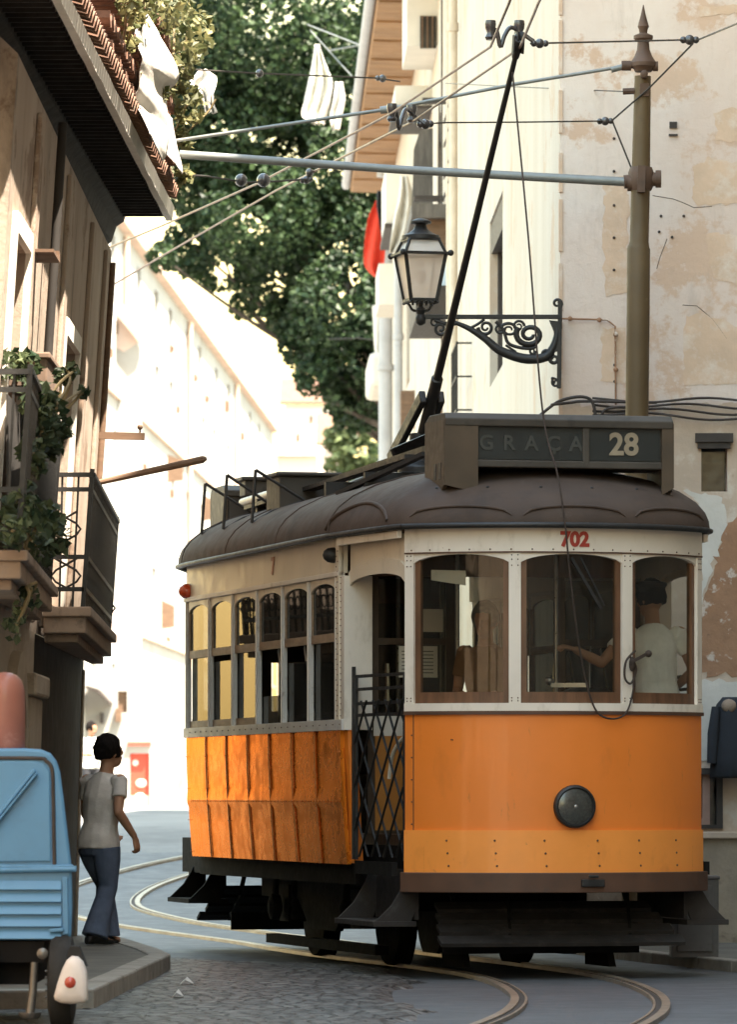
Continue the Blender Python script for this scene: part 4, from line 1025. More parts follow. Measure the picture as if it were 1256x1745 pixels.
# ------------------------------------------------------------------ foliage
def leaves(mb, c, rad, n, size, sc=(1,1,1), shell=.5, gap=None, droop=0.):
    for _ in range(n):
        while True:
            d = Vector((rnd.uniform(-1,1),rnd.uniform(-1,1),rnd.uniform(-1,1)))
            if .01 < d.length <= 1: break
        d = d.normalized()*(d.length**shell)
        p = Vector(c)+Vector((d.x*sc[0],d.y*sc[1],d.z*sc[2]))*rad
        if gap and noise.noise(p*gap[0]) < gap[1]: continue
        u = Vector((rnd.gauss(0,1),rnd.gauss(0,1),rnd.gauss(0,.7)-droop)).normalized(); v = u.cross(Vector((rnd.gauss(0,1),rnd.gauss(0,1),rnd.gauss(0,1)))).normalized()
        s = size*rnd.uniform(.6,1.35); w = s*.36; k = u.cross(v)*s*.12
        mb.add([p-u*s*.5, p-v*w+k, p+u*s*.5, p+v*w+k], [(0,1,2,3)])
def limbs(mb, a, b, r0, r1, seed, bend=.25):
    a = Vector(a); b = Vector(b); rr = random.Random(seed); L = (b-a).length
    pts = spline([a, a.lerp(b,.35)+Vector((rr.uniform(-1,1),rr.uniform(-1,1),.3))*L*bend*.3, a.lerp(b,.7)+Vector((rr.uniform(-1,1),rr.uniform(-1,1),0))*L*bend*.25, b], 5)
    n = len(pts); mb.tube(pts, [r0+(r1-r0)*i/(n-1) for i in range(n)], 9)
def tree(label, base, blobs, lm, per, size, r, gap, seed, sc=(1,1,1), limbsel=5):
    o = thing('tree', label, 'tree', base)
    t = MB(); top = max(blobs, key=lambda b: b[1])[0]
    fork = Vector(base).lerp(Vector(top), .45); fork.x = base[0]+.3*(fork.x-base[0])
    limbs(t, base, fork, r, r*.6, seed, .2)
    for i, (c, rad) in enumerate(blobs):
        limbs(t, fork+Vector((0,0,-.3*i/len(blobs))), c, r*.32, r*.05, seed+i, .3)
    t.build('trunk', 'bark', o, world=True, smooth=60)
    cr = MB()
    for c, rad in blobs:
        leaves(cr, c, rad, int(per*rad*rad), size, sc, .55, gap, .35)
    cr.build('crown', lm, o, world=True, fix=False)
    return o
YT = 118
bl = [(450,40,190),(345,110,105),(560,140,125),(410,230,130),(545,290,130),(345,300,85),(440,360,105),(565,420,105),(330,420,55),(475,470,78),(590,530,100),(530,575,62),(610,610,55),(495,545,42),(585,675,42),(275,438,26),(415,520,26),(380,440,60),(300,200,60),(620,330,70),(630,470,50),(540,640,40),(610,680,60),(620,600,60),(600,640,60)]
rnd.seed(11)
tree('big dark leafy tree rising over the street beyond the tall house with wooden eaves', (1.6,121,gz(120)), [(at(x,y,YT+rnd.uniform(-1.2,2.2)), r_*YT/F) for x,y,r_ in bl], 'leaf', 2300, .165, .35, (1.05,-.27), 5)
tree('pale hazy bush like tree low behind the grey drainpipes at the street end', (-.2,205,gz(200)), [(at(x,y,203), r_*203/F) for x,y,r_ in ((610,770,50),(600,720,35),(630,820,45),(585,800,30),(575,750,25))], 'leaf_far', 260, .42, .3, (.5,-.15), 50)

# plants on the left house
def plant(label, base, puffs, lm, n, size, stems=(), pot=None, name='potted_plant', group=None):
    o = thing(name, label, 'plant', base, 0, group)
    s_ = MB()
    for c, r_ in puffs: s_.tube(spline([base, Vector(base).lerp(c,.5)+Vector((.04,.05,.05)), c],4), .010, 5)
    for st in stems: s_.tube(spline(st,5), .009, 5)
    s_.build('stem', 'stem', o, world=True)
    f = MB()
    for c, r_ in puffs: leaves(f, c, r_, int(n*r_/.2), size, (.8,1.5,1), .6, None, .4)
    f.build('foliage', lm, o, world=True, fix=False)
    if pot:
        p = MB(); p.lathe([(.0,0),(pot*.75,0),(pot*.95,pot*1.2),(pot*1.08,pot*1.2),(pot*1.08,pot*1.5),(pot*.9,pot*1.5),(pot*.88,pot*1.3),(0,pot*1.3)], base, 18); p.build('pot', 'potclay', o, world=True, smooth=40)
    return o
rnd.seed(5)
def ey(Y, z, d=.1): return Vector((ex(Y)+d, Y, z))
plant('sunlit yellowish climber spilling over the far end of the roof tile screen', ey(42.2,6.1,-.2), [(ey(42.2,6.45),.13),(ey(42.1,6.75,.16),.17),(ey(41.7,7.1,.12),.22),(ey(42.2,7.35,.16),.25),(ey(41.0,7.45,.05),.25),(ey(40.2,7.2,.0),.2),(ey(42.2,6.2,.12),.08),(ey(40.6,6.75,-.02),.10)], 'leaf_y', 150, .085,
      [[ey(42.2,6.5),ey(42.3,6.7,.3),ey(42.3,6.82,.38)],[ey(41,6.9),ey(41.3,7.2,.1),ey(41.6,7.6,.05)],[ey(40,6.7),ey(40.3,7.0,0),ey(40.4,7.5,.1)]], None, 'climbing_plant')
plant('dry yellow creeper hanging along the near roof tile screen', ey(37.5,6.1,-.2), [(ey(39.8,6.6,.12),.10),(ey(37.2,6.9,.14),.14),(ey(36.4,6.7,.14),.12),(ey(35.6,6.5,.14),.10),(ey(35.0,6.5,.14),.10),(ey(38.4,6.35,.14),.08),(ey(38.6,6.95,0),.18),(ey(37.6,6.7,0),.15),(ey(36.8,6.55,0),.15),(ey(39.2,7.1,.02),.22),(ey(38.2,6.45,.05),.09),(ey(36.2,6.4,.03),.1)], 'leaf_y', 120, .07,
      [[ey(39.6,6.6),ey(38.6,6.4,.06),ey(37.6,6.5,.03)],[ey(37,6.3),ey(38,6.5,.08),ey(39,6.55,.05)]], None, 'climbing_plant')
B1 = lambda x, y, Y=33.6: at(x,y,Y)
plant('planter of short leafy green plants on top of the near balcony rail', at(30,668,32.6), [(at(22,622,31.6),.10),(at(45,622,31.8),.09),(at(6,625,31.4),.09)], 'leaf_b', 150, .07, (), None)
pp = MB(); pp.bb(-2.2,-1.95,32.0,33.2,3.72,3.92); pp.bb(-2.22,-1.93,31.98,33.22,3.89,3.93); solo(pp, 'planter_box', 'potclay', 'dark clay planter box standing on the near balcony rail', 'planter', bevel=.01)
plant('bushy green plant trailing over the far end of the near balcony rail', at(40,735,31.4), [(at(62,680,31.0),.12),(at(80,705,31.2),.14),(at(94,728,31.6),.12),(at(70,740,31.0),.13),(at(55,775,30.6),.10),(at(88,765,31.2),.07),(at(62,800,30.6),.06)], 'leaf_b', 125, .07,
      [[at(70,720,31.2),at(95,660,31.6),at(128,630,32)],[at(95,690,31.2),at(118,650,31.8),at(112,625,32)],[at(90,700,31.2),at(135,668,32),at(140,672,32)]])
rnd.seed(9)
plant('leggy stems with sparse leaves rising above the bushy balcony plant', at(75,740,31.8), [(at(124,632,32),.045),(at(102,640,32),.05),(at(140,668,32),.04),(at(112,650,32),.03)], 'leaf_b', 90, .06)
plant('grey green plant pushing through the bars of the near balcony floor', at(40,940,30.4), [(at(30,875,29.6),.12),(at(55,890,30.2),.14),(at(85,885,31.0),.11),(at(100,915,31.4),.09),(at(70,935,30.6),.10),(at(20,905,29.4),.10),(at(45,845,30.2),.08)], 'leaf_b', 115, .075)
plant('thin plant drooping below the near balcony slab', at(45,1000,30.4), [(at(35,1040,30.4),.08),(at(52,1015,30.6),.07),(at(25,1070,30.2),.09)], 'leaf_b', 60, .06)

# ------------------------------------------------------------------ washing
def drape(name, label, cat, rows, Y, m, folds=3, amp=.04, stripes=None, group=None, nx_=14, seed=0, dy=0):
    """rows: (py, left px, right px) down the cloth"""
    mb = MB(); rr = random.Random(seed); ph = rr.random()*6; SUBD = 7; ny = (len(rows)-1)*SUBD
    grid = []
    for j in range(ny+1):
        k = min(len(rows)-2, j//SUBD); t = j/SUBD-k
        r0, r1 = rows[k], rows[k+1]
        y = r0[0]+(r1[0]-r0[0])*t; q0 = rows[max(0,k-1)]; q3 = rows[min(len(rows)-1,k+2)]
        cr_ = lambda a,b,c,d: .5*(2*b+(c-a)*t+(2*a-5*b+4*c-d)*t*t+(3*b-a-3*c+d)*t**3)
        xl = cr_(q0[1],r0[1],r1[1],q3[1]); xr = cr_(q0[2],r0[2],r1[2],q3[2])
        row = []
        for i in range(nx_+1):
            u = i/nx_; p = at(xl+(xr-xl)*u, y, Y)
            p.y += amp*math.sin(u*folds*2*math.pi+ph+j*.12)*(.3+.7*j/ny) + .02*noise.noise(p*5) + dy*u
            row.append(p)
        grid.append(row)
    mb.v = [p for r in grid for p in r]; n1 = nx_+1
    for j in range(ny):
        for i in range(nx_):
            mb.f.append((j*n1+i,j*n1+i+1,(j+1)*n1+i+1,(j+1)*n1+i)); mb.mi.append(1 if stripes and (i in stripes) else 0)
    o = solo(mb, name, m, label, cat, group, smooth=80, fix=False)
    s = o.modifiers.new('cloth', 'SOLIDIFY'); s.thickness = .008; s.offset = 0
    return o
drape('garment', 'long white garment with a knotted waist hanging over the left roof tile screen', 'laundry', [(0,236,254),(25,232,268),(50,230,282),(75,232,290),(92,240,284),(102,243,270),(120,238,268),(150,236,270),(170,226,269),(190,238,271),(215,250,268),(230,256,262)], 37.0, ['linen'], 2, .05, seed=1, dy=1.6)
drape('garment', 'small white cloth hanging lowest at the left roof corner by the striding pole arm', 'laundry', [(180,274,286),(205,272,290),(235,276,296),(262,284,303),(276,296,304)], 40.6, ['linen'], 1.5, .04, seed=2, dy=.8)['label'] = 'smaller pinkish white cloth hanging lowest at the left roof corner above the arm'
drape('garment', 'small ragged white shirt pegged on the wire beside the left roof', 'laundry', [(118,338,352),(130,330,368),(145,320,368),(158,340,364),(175,346,364),(193,350,370)], 44.0, ['linen'], 2, .05, seed=3)
tw = drape('towel', 'big white towel with thin yellow stripes hung by one corner before the tree', 'laundry', [(76,536,544),(110,531,555),(140,525,566),(175,518,562),(200,515,556),(212,534,552)], 88, ['linen','linen_y'], 2.5, .14, stripes=(2,6,7,11), seed=4)
drape('towel', 'narrow white cloth hanging beside the striped towel', 'laundry', [(140,571,584),(170,568,588),(200,562,582),(222,566,578)], 88.6, ['linen'], 1.5, .1, seed=5)
drape('cloth', 'bright red cloth hanging by the grey drainpipes', 'laundry', [(342,640,650),(370,628,656),(410,622,657),(448,620,655),(462,628,652),(472,638,648)], 93, ['redcloth'], 1.5, .12, seed=6)
drape('cloth', 'dark patterned cloth hanging over the red cloth', 'laundry', [(325,643,652),(350,642,655),(380,646,656),(405,650,655)], 92, ['darkcoat'], 1.5, .08, seed=9)
drape('sheet', 'white sheet hanging narrow and long behind the street lantern', 'laundry', [(300,682,696),(330,680,704),(370,672,708),(410,666,700),(432,664,680)], 80, ['linen'], 2, .14, seed=7)
drape('sheet', 'crumpled white washing bundled at the far end of the tall facade', 'laundry', [(520,634,662),(550,636,664),(590,638,664),(625,642,662)], 99, ['linen'], 1.5, .2, seed=8)

# ------------------------------------------------------------------ right building
YE = 104.0
def rx(Y): return 1.526-.0194*(Y-42)
E = Vector((-.0194,1,0)).normalized(); NF = Vector((-1,-.0194,0)).normalized()
rb = thing('apartment_house', 'tall cream apartment house with peeling plaster, drainpipes and wide brown wooden eaves on the right', 'house', (4, 60, 0))
def rpart(mb, name, mt, lab=None, **k): return mb.build(name, mt, rb, lab, world=True, **k)
w = MB(); hf = [(2.62-1.526+.03,2.856-1.526,3.66,4.05),(2.30-1.526,2.82-1.526,.98,1.46)]
holed(w, (1.526,42,0), (1,0,0), (0,-1,0), 6.5, .0, 12.65, hf, .22)
rpart(w, 'front_wall', 'wall_r', fix=False)
w = MB(); L = (YE-42)*1.0002
FH = [(10.2,13.2,5.5,7.22),(28,30,8.6,10.4),(36,38,5.0,6.8),(44,46,8.0,9.8)]
holed(w, (1.526,42,0), E, NF, L, .0, 12.65, FH, .22)
w.add([(rx(YE),YE,0),(8,YE,0),(8,YE,12.65),(rx(YE),YE,12.65)],[(0,1,2,3)]); w.add([(8.02,42,0),(8.02,YE,0),(8.02,YE,12.65),(8.02,42,12.65)],[(0,1,2,3)])
rpart(w, 'side_wall', 'wall_f', fix=False)
for a, b, z0, z1 in FH:
    f = MB(); f.cur = 0
    for u0,u1,zz0,zz1,d0,d1,c_ in ((a,b,z0,z1,.22,.20,0),(a,a+.10,z0,z1,.20,.085,1),(b-.16,b-.002,z0,z1,.20,.08,1),((a+b)/2-.05,(a+b)/2+.05,z0,z1,.2,.14,1),(a,b,z1-.32,z1-.002,.2,.02,1)):
        f.cur = c_; P = lambda u,d: Vector((1.526,42,0))+E*u-NF*d
        f.prism([P(u0,d0)+Vector((0,0,zz0)),P(u1,d0)+Vector((0,0,zz0)),P(u1,d1)+Vector((0,0,zz0)),P(u0,d1)+Vector((0,0,zz0))],(0,0,zz1-zz0))
    rpart(f, 'side_window', ['windark','winframe'])
f = MB(); f.bb(2.64,2.86,42.18,42.21,3.66,4.05); f.cur = 1; f.bb(2.60,2.90,41.93,42.02,4.05,4.12); f.bb(2.62,2.88,41.95,42.02,4.00,4.05); rpart(f, 'small_window', ['windark','winframe'])
f = MB(); f.bb(2.30,2.82,42.17,42.2,.98,1.46); f.cur = 1; f.bb(2.77,2.82,41.97,42.1,.98,1.46); f.bb(2.3,2.77,41.97,42.1,1.41,1.46); f.bb(2.3,2.77,41.97,42.1,.98,1.01)
f.cur = 2; f.bb(2.66,2.72,42.02,42.14,1.01,1.41); f.bb(2.3,2.66,42.02,42.14,1.01,1.06); rpart(f, 'low_window', ['windark','winframe','pinkboard'])
f = MB(); f.bb(2.26,4,41.93,42.02,.90,.955); rpart(f, 'stone_ledge', 'patch_tan', bevel=.01)
f = MB(); f.bb(1.54,6,41.975,42.02,.02,.90); rpart(f, 'stone_base', 'stone_low')
def wallpatch(name, m, px, d=.004, jag=.02, seed=0):
    rr = random.Random(seed); out = []
    n_ = len(px)
    for i in range(n_):
        a, b = px[i], px[(i+1)%n_]
        k = max(1, int(math.dist(a,b)/9))
        for j in range(k):
            t = j/k; p = at(a[0]+(b[0]-a[0])*t, a[1]+(b[1]-a[1])*t, 42)
            out.append((p.x+rr.uniform(-1,1)*jag, 42-d, p.z+rr.uniform(-1,1)*jag))
    mb = MB(); mb.add(out, [tuple(range(len(out)))]); return rpart(mb, name, m)
pw = MB(); holed(pw, (1.545,41.998,0), (1,0,0), (0,-1,0), 4.5, .93, 4.30, [(a-.019,b-.019,c,d) for a,b,c,d in hf], .03); rpart(pw, 'plaster_patch', 'patch_tan', fix=False)
wallpatch('plaster_patch', 'patch_tan', [(958,686),(1110,695),(1300,684),(1300,725),(958,725)], .0025, .03, 1)
wallpatch('plaster_patch', 'patch_ochre', [(1168,540),(1195,533),(1300,570),(1340,655),(1166,655)], .003, .012, 2)
wallpatch('plaster_patch', 'patch_ochre', [(1182,285),(1210,268),(1310,290),(1300,350),(1182,348)], .003, .015, 3)
wallpatch('plaster_patch', 'patch_ochre', [(1218,190),(1290,176),(1320,238),(1222,240)], .003, .02, 4)
wallpatch('plaster_patch', 'patch_ochre', [(1205,400),(1300,398),(1330,500),(1228,480),(1210,450)], .003, .02, 5)
wallpatch('plaster_patch', 'patch_ochre', [(1026,560),(1068,560),(1068,652),(1024,652)], .003, .015, 6)
wallpatch('plaster_patch', 'patch_ochre', [(1030,300),(1072,300),(1070,500),(1030,505)], .003, .02, 7)
wallpatch('plaster_patch', 'patch_ochre', [(1192,12),(1262,8),(1262,22),(1192,30)], .003, .01, 8)
wallpatch('plaster_patch', 'patch_white', [(1165,835),(1230,845),(1245,900),(1215,960),(1195,1040),(1195,860)], .0045, .02, 9)
wallpatch('plaster_patch', 'patch_brown', [(1240,890),(1290,860),(1400,900),(1480,1020),(1430,1150),(1190,1150),(1195,1050),(1215,970)], .006, .03, 10)
wallpatch('plaster_patch', 'patch_white', [(1150,1158),(1450,1162),(1520,1240),(1380,1290),(1150,1300)], .0075, .015, 11)
hs = MB()
for px_, py_ in [(1047,236),(1047,292),(1047,350),(1047,405),(1047,460),(1048,622),(1048,650),(1127,368),(1166,368),(1146,404),(1124,395)]+[(1148,213)]:
    p = at(px_,py_,41.995); hs.lathe([(.012,0),(.010,.008),(.004,.01)], p, 8, Matrix.Rotation(R(90),3,'X'))
p = at(1148,213,41.99); hs.box(p,(.06,.02,.05)); hs.box(at(1148,230,41.99),(.07,.02,.015)); rpart(hs, 'wall_fixing', 'winframe')
cs = MB()
for i in range(26):
    z = .4+i*.47; cs.bb(1.515,1.545,41.985,42.03,z,z+.3+.15*rnd.random())
rpart(cs, 'worn_corner_edge', 'patch_ochre')
def crack(px, seed):
    c_ = MB(); c_.tube([at(x+rnd.uniform(-3,3),y+rnd.uniform(-3,3),41.999) for x,y in px], .0025, 5); rpart(c_, 'plaster_crack', 'winframe')
crack([(1112,330),(1130,334),(1150,338),(1165,348),(1185,354),(1215,354)],1); crack([(1165,520),(1190,524),(1215,545),(1230,562),(1240,580)],2); crack([(1140,410),(1128,440),(1120,460)],3)
# cables on the front wall
cb = MB()
for k, dz in enumerate((0,8,15,22)):
    pts = [at(x, 682+dz+4*math.sin(x*.03+k)+(x-1000)*.012*k, 41.94-.01*k) for x in range(1010,1960,20)]
    cb.tube(pts, .010, 6)
cb.tube(spline([at(905,722,41.6),at(930,700,41.8),at(955,683,41.9),at(990,676,41.9),at(1010,685,41.9),at(1017,720,41.9)],6), .013, 7)
cb.tube(spline([at(940,690,41.8),at(975,686,41.9),at(1000,684,41.9),at(1120,686,41.95)],6), .012, 7)
cb.tube(spline([at(1022,722,41.9),at(1030,700,41.9),at(1050,694,41.9),at(1070,694,41.9)],6), .011, 7)
for x in (1017,1022,1050): cb.ball(at(x,718,41.9),.03)
rpart(cb, 'cable_bundle', 'winframe', smooth=60)
cb = MB(); cb.tube([at(958,543,41.96),at(1035,545,41.96),at(1049,556,41.96),at(1050,690,41.96)], .008, 6)
for x,y in ((972,543),(1022,545),(1050,570),(1050,630)): cb.ball(at(x,y,41.96),.02)
rpart(cb, 'conduit', 'patch_brown')
# eaves, gutter, pipes of the long side
e = MB(); e.loft([[Vector((rx(y)+a, y, z)) for a, z in ((.02,12.66),(-.72,12.68),(-.74,12.70),(-.74,13.02),(-.5,13.08),(.02,13.3))] for y in (41,60,80,100.2)])
for i in range(24): y = 52+i*2.0; e.bar((rx(y)-.03,y,12.65),(rx(y)-.71,y,12.66),.08,.03)
rpart(e, 'eaves', 'soffit_r')
e = MB(); e.tube([(rx(y)-.82,y,12.82) for y in (41,60,80,100.3)], .085, 12); rpart(e, 'gutter', 'gpipe', smooth=60)
e = MB(); e.prism([(rx(42)-.7,41,13.3),(rx(100)-.7,100.2,13.3),(8,100.2,15),(8,41,15)],(0,0,.1)); rpart(e, 'roof', 'tile')
for Yp, r_, m, z1, dx_ in ((63.5,.055,'cpipe',12.6,.09),(66.0,.03,'cpipe',12.6,.06),(95.5,.13,'gpipe',11.3,.18),(89,.075,'gpipe',10.4,.11),(98.5,.05,'cpipe',11.5,.12)):
    p = MB(); p.tube([(rx(Yp)-dx_,Yp,gz(Yp)),(rx(Yp)-dx_,Yp,z1)], r_, 12)
    for k in range(7): z = gz(Yp)+1+k*1.75; p.tube([(rx(Yp)-dx_,Yp,z),(rx(Yp)-dx_,Yp,z+.10)], r_*1.25, 12)
    rpart(p, 'drainpipe', m, smooth=50)
def prot(nm, mt, Y0, Y1, out, z0, z1, bevel=.0):
    mb = MB(); mb.prism([(rx(Y0)-out,Y0,z0),(rx(Y0)+.1,Y0,z0),(rx(Y1)+.1,Y1,z0),(rx(Y1)-out,Y1,z0)],(0,0,z1-z0)); return rpart(mb, nm, mt, bevel=bevel)
prot('wash_house', 'ivory', 72.0, 74.4, .42, 11.46, 12.6)
f = MB(); f.bb(rx(72)-.24,rx(72)-.02,71.97,72.01,11.42,11.86); f.cur = 1
for k in range(3): f.bb(rx(72)-.22+k*.07,rx(72)-.20+k*.07,71.95,71.98,11.42,11.86)
rpart(f, 'barred_window', ['windark','brownwood'])
prot('balcony_slab', 'ivory', 74.5, 77, .52, 10.95, 11.25); prot('balcony_shelf', 'winframe', 74.3, 77.2, .55, 10.90, 10.95)
prot('balcony_slab', 'ivory', 82, 85, .48, 10.1, 11.0); prot('balcony_shelf', 'winframe', 81.8, 85.2, .50, 10.03, 10.1)
prot('balcony_slab', 'ivory', 90, 92.5, .42, 9.6, 10.3)
prot('balcony_slab', 'ivory', 98.5, 102, .42, 8.85, 9.5, .1)
prot('balcony_shelf', 'winframe', 68.2, 68.5, .32, 10.20, 10.25); prot('balcony_shelf', 'winframe', 69.2, 69.5, .4, 9.05, 9.1)
f = MB(); f.prism([at(705,255,71.8),at(716,222,71.8),at(738,218,71.8),at(738,362,71.8),at(702,362,71.8),at(704,300,71.8)],(0,.06,0)); rpart(f, 'open_shutter', 'greyboard')
prot('enclosed_balcony', 'brownwood', 67.0, 70.0, .42, 8.0, 8.55); prot('balcony_roof', 'greyboard', 66.8, 70.2, .5, 8.55, 8.72)
prot('balcony_panel', 'bluepaint', 67.02, 69.9, .40, 7.7, 8.0); prot('balcony_slab', 'winframe', 66.9, 70.1, .44, 7.3, 7.7)
prot('hanging_box', 'brownwood', 83, 83.6, .22, 7.05, 7.6); prot('hanging_box', 'brownwood', 70, 70.4, .16, 5.9, 6.5)
ir = MB()
for k in range(5):
    Y = 60+k*.4; ir.bar((rx(Y)-.17,Y,5.6),(rx(Y)-.17,Y,6.4),.02,.02)
for z in (5.62,6.38,6.0): ir.bar((rx(60)-.17,60,z),(rx(61.6)-.17,61.6,z),.025,.025); ir.bar((rx(60)-.17,60,z),(rx(60),60,z),.02,.02)
rpart(ir, 'window_railing', 'black')
wl = MB()
for k, (za, zb, dx_) in enumerate(((12.5,7,.03),(12.5,6.5,.05),(10.5,7.,.04))):
    Y = 67.5+k*1.3; wl.tube([(rx(Y)-dx_,Y,za-.3*j) for j in range(int((za-zb)/.3))], .012, 5)
for z in (9.6,9.2,8.95,9.9): wl.tube(spline([(rx(67.6)-.05,67.6,z),(rx(66)-.1,66.8,z-.15),(rx(65)-.06,65.6,z)],5), .012, 5)
rpart(wl, 'loose_wiring', 'winframe')
# off to the right, out of the picture: a tall house added to shade the junction
ob = MB(); ob.bb(4.62,12,-6,41.95,0,23.5); ob.cur = 1
for y in (8,13,18,23,28,33,38):
    for z in (1.2,5,9,13,17,21): ob.bb(4.60,4.64,y,y+1.1,z,z+1.9)
M['brownface'] = mat('added_brown_house_render', (.26,.21,.165), .9, .15, .6)
solo(ob, 'added_shade_house', ['brownface','windark'], 'unseen tall plain house added on the right to shade the junction', 'house')
ob = MB(); ob.bb(-12,-4.6,-8,28.5,0,9); ob.cur = 1  # unseen house added to bounce warm light and fill window reflections
for y in (0,6,12,18,24):
    for z in (1.2,5): ob.bb(-4.64,-4.58,y,y+1.1,z,z+1.9)
M['warmface'] = mat('added_warm_cream_house_render', (.66,.50,.35), .9, .12, .6)
solo(ob, 'added_street_house', ['warmface','windark'], 'unseen cream house added on the left to bounce warm light', 'house')
ob = MB(); ob.bb(-16,9,-40,-32,0,6.5); ob.cur = 1  # unseen house added to darken what the tram windows reflect
for x in (-11,-7,-3,1,5):
    for z in (1.2,4.2): ob.bb(x,x+1.2,-32.03,-31.97,z,z+1.6)
solo(ob, 'added_street_house', ['brownface','windark'], 'unseen brown house added behind the viewer to darken window reflections', 'house')
# grey cabinet and the hanging coat
cbx = MB(); cbx.bb(2.16,2.50,37.95,38.25,.075,.64); cbx.bb(2.15,2.51,37.94,38.26,.64,.665); cbx.bb(2.20,2.46,37.935,37.95,.12,.60)
cbx.xf(lambda p: Vector((p.x+.02,p.y,p.z))); solo(cbx, 'cabinet', 'utility', 'low grey metal cabinet on the pavement behind the tram front corner', 'cabinet', bevel=.008)
ct = thing('coat', 'dark coat with pale collar hanging on the peeling wall above the low window', 'coat', at(1240,1325,41.8))
def coat_rings(rows):
    rs = []
    for py, xl, xr, d in rows:
        c0 = at((xl+xr)/2, py, 41.82); hwid = (xr-xl)/2/F*41.82
        rs.append([c0+Vector((math.cos(2*math.pi*j/24)*hwid, math.sin(2*math.pi*j/24)*d*(1+.25*math.sin(j*2.1+py*.05)), 0)) for j in range(24)])
    return rs
c_ = MB(); c_.loft(coat_rings([(1188,1232,1258,.04),(1200,1222,1272,.08),(1215,1217,1282,.09),(1250,1214,1284,.10),(1290,1212,1286,.11),(1322,1210,1288,.12),(1326,1211,1287,.10)])); c_.build('coat_body', 'darkcoat', ct, world=True, smooth=70)
c_ = MB(); c_.ball(at(1243,1203,41.75),.055,12,8,(1.1,.7,1.0)); c_.build('collar', 'slab', ct, world=True, smooth=60)
c_ = MB(); c_.tube([at(1221,1205,41.74),at(1216,1250,41.72),at(1214,1300,41.74)], [.035,.045,.04], 10); c_.build('sleeve', 'darkcoat', ct, world=True, smooth=60)
# ------------------------------------------------------------------ tramway pole
pt = thing('tramway_pole', 'ochre cast iron pole with spiked finial standing behind the tram by the right wall', 'pole', (at(1084,720,41).x, 41, .075))
def pz(py): return at(0,py,41).z
def pxz(px_, py): p = at(px_, py, 41); return p
s_ = MB(); r0, r1 = .090, .074
A = [(1084,1600,.115),(1084,1450,.105),(1084,900,r0),(1086,720,r0),(1088,560,r0),(1089,425,r0),(1089,420,.084),(1090,412,.074),(1092,330,r1),(1096,130,.064)]
s_.tube([pxz(x,y) for x,y,_ in A], [r for *_,r in A], 20); s_.build('shaft', 'pole', pt, world=True, smooth=40)
s_ = MB(); s_.lathe([(.08,-.09),(.10,-.05),(.10,.05),(.085,.09)], pxz(1093,305), 16)
s_.tube([pxz(1064,310),pxz(1125,305)], .055, 10); s_.tube([pxz(1118,305),pxz(1127,305)], .07, 10); s_.tube([pxz(1070,312),pxz(1078,312)], .065, 10)
s_.bar(pxz(1092,330),pxz(1093,285),.06,.24); s_.build('collar', 'pole_rust', pt, world=True, smooth=40)
s_ = MB(); c0 = pxz(1097,118)
s_.lathe([(.066,-.02),(.075,0),(.10,.02),(.102,.05),(.07,.10),(.05,.15),(.045,.21),(.075,.235),(.075,.26),(.03,.28),(.035,.31),(.045,.33),(.02,.42),(.003,.50)], c0, 16)
s_.build('finial', 'pole_rust', pt, world=True, smooth=35)
s_ = MB(); s_.tube([pxz(1060,112),pxz(1122,113)], .022, 10); s_.tube([pxz(1060,112),pxz(1076,112)], .04, 10); s_.tube([pxz(1113,113),pxz(1122,113)], .04, 10)
s_.tube([pxz(1062,156),pxz(1082,155)], .025, 8); s_.lathe([(.03,0),(.03,.1),(.01,.11)], pxz(1097,130)+Vector((0,-.05,0)), 10, Matrix.Rotation(R(90),3,'X')); s_.box(pxz(1098,155)+Vector((0,-.06,0)),(.07,.03,.10))
s_.build('clamp', 'pole_rust', pt, world=True, smooth=40)
s_ = MB(); s_.tube([at(306,263,41.4), at(680,289,41.2), pxz(1070,310)], [.033,.033,.036], 12); s_.build('bracket_arm', 'pipe_gal', pt, world=True, smooth=60)
s_ = MB(); s_.tube([at(298,240,41.4), at(655,187,41.2), pxz(880,143), pxz(1070,112)], .014, 8); s_.tube([at(648,188,41.2),at(663,186,41.2)], .03, 8)
s_.tube([pxz(1042,119),pxz(1070,112)], .024, 8); s_.build('stay_rod', 'pipe_gal', pt, world=True, smooth=60)

# ------------------------------------------------------------------ overhead line
def wire(name, label, cat, pts, r=.009, m='wire', extra=None, group=None):
    mb = MB(); mb.tube(pts, r, 6)
    mats = [m]
    if extra: mats.append('insul'); mb.cur = 1; extra(mb)
    return solo(mb, name, mats, label, cat, group, smooth=60)
def knob(mb, a, b, n=3, r=.03):
    a = Vector(a); b = Vector(b)
    for i in range(n): mb.ball(a.lerp(b,(i+.5)/n), r*(1.15 if i == n//2 else .8), 10, 8)
wire('contact_wire', 'upper left of the two copper tram wires sloping across to the left eaves', 'wire', [at(890,-60,33.6),at(868,5,34.3),at(836,80,36.3),at(664,195,39.9),at(440,312,44.2),at(275,385,47.9),at(150,436,51)], .0095, 'copper', None, 'contact wires over the track')
wire('contact_wire', 'lower right of the two copper tram wires, above the trolley wheel', 'wire', [at(940,-40,33.7),at(918,5,34.4),at(886,82,36.4),at(702,208,40.3),at(470,325,45),at(290,428,50),at(150,510,54)], .0095, 'copper', None, 'contact wires over the track')
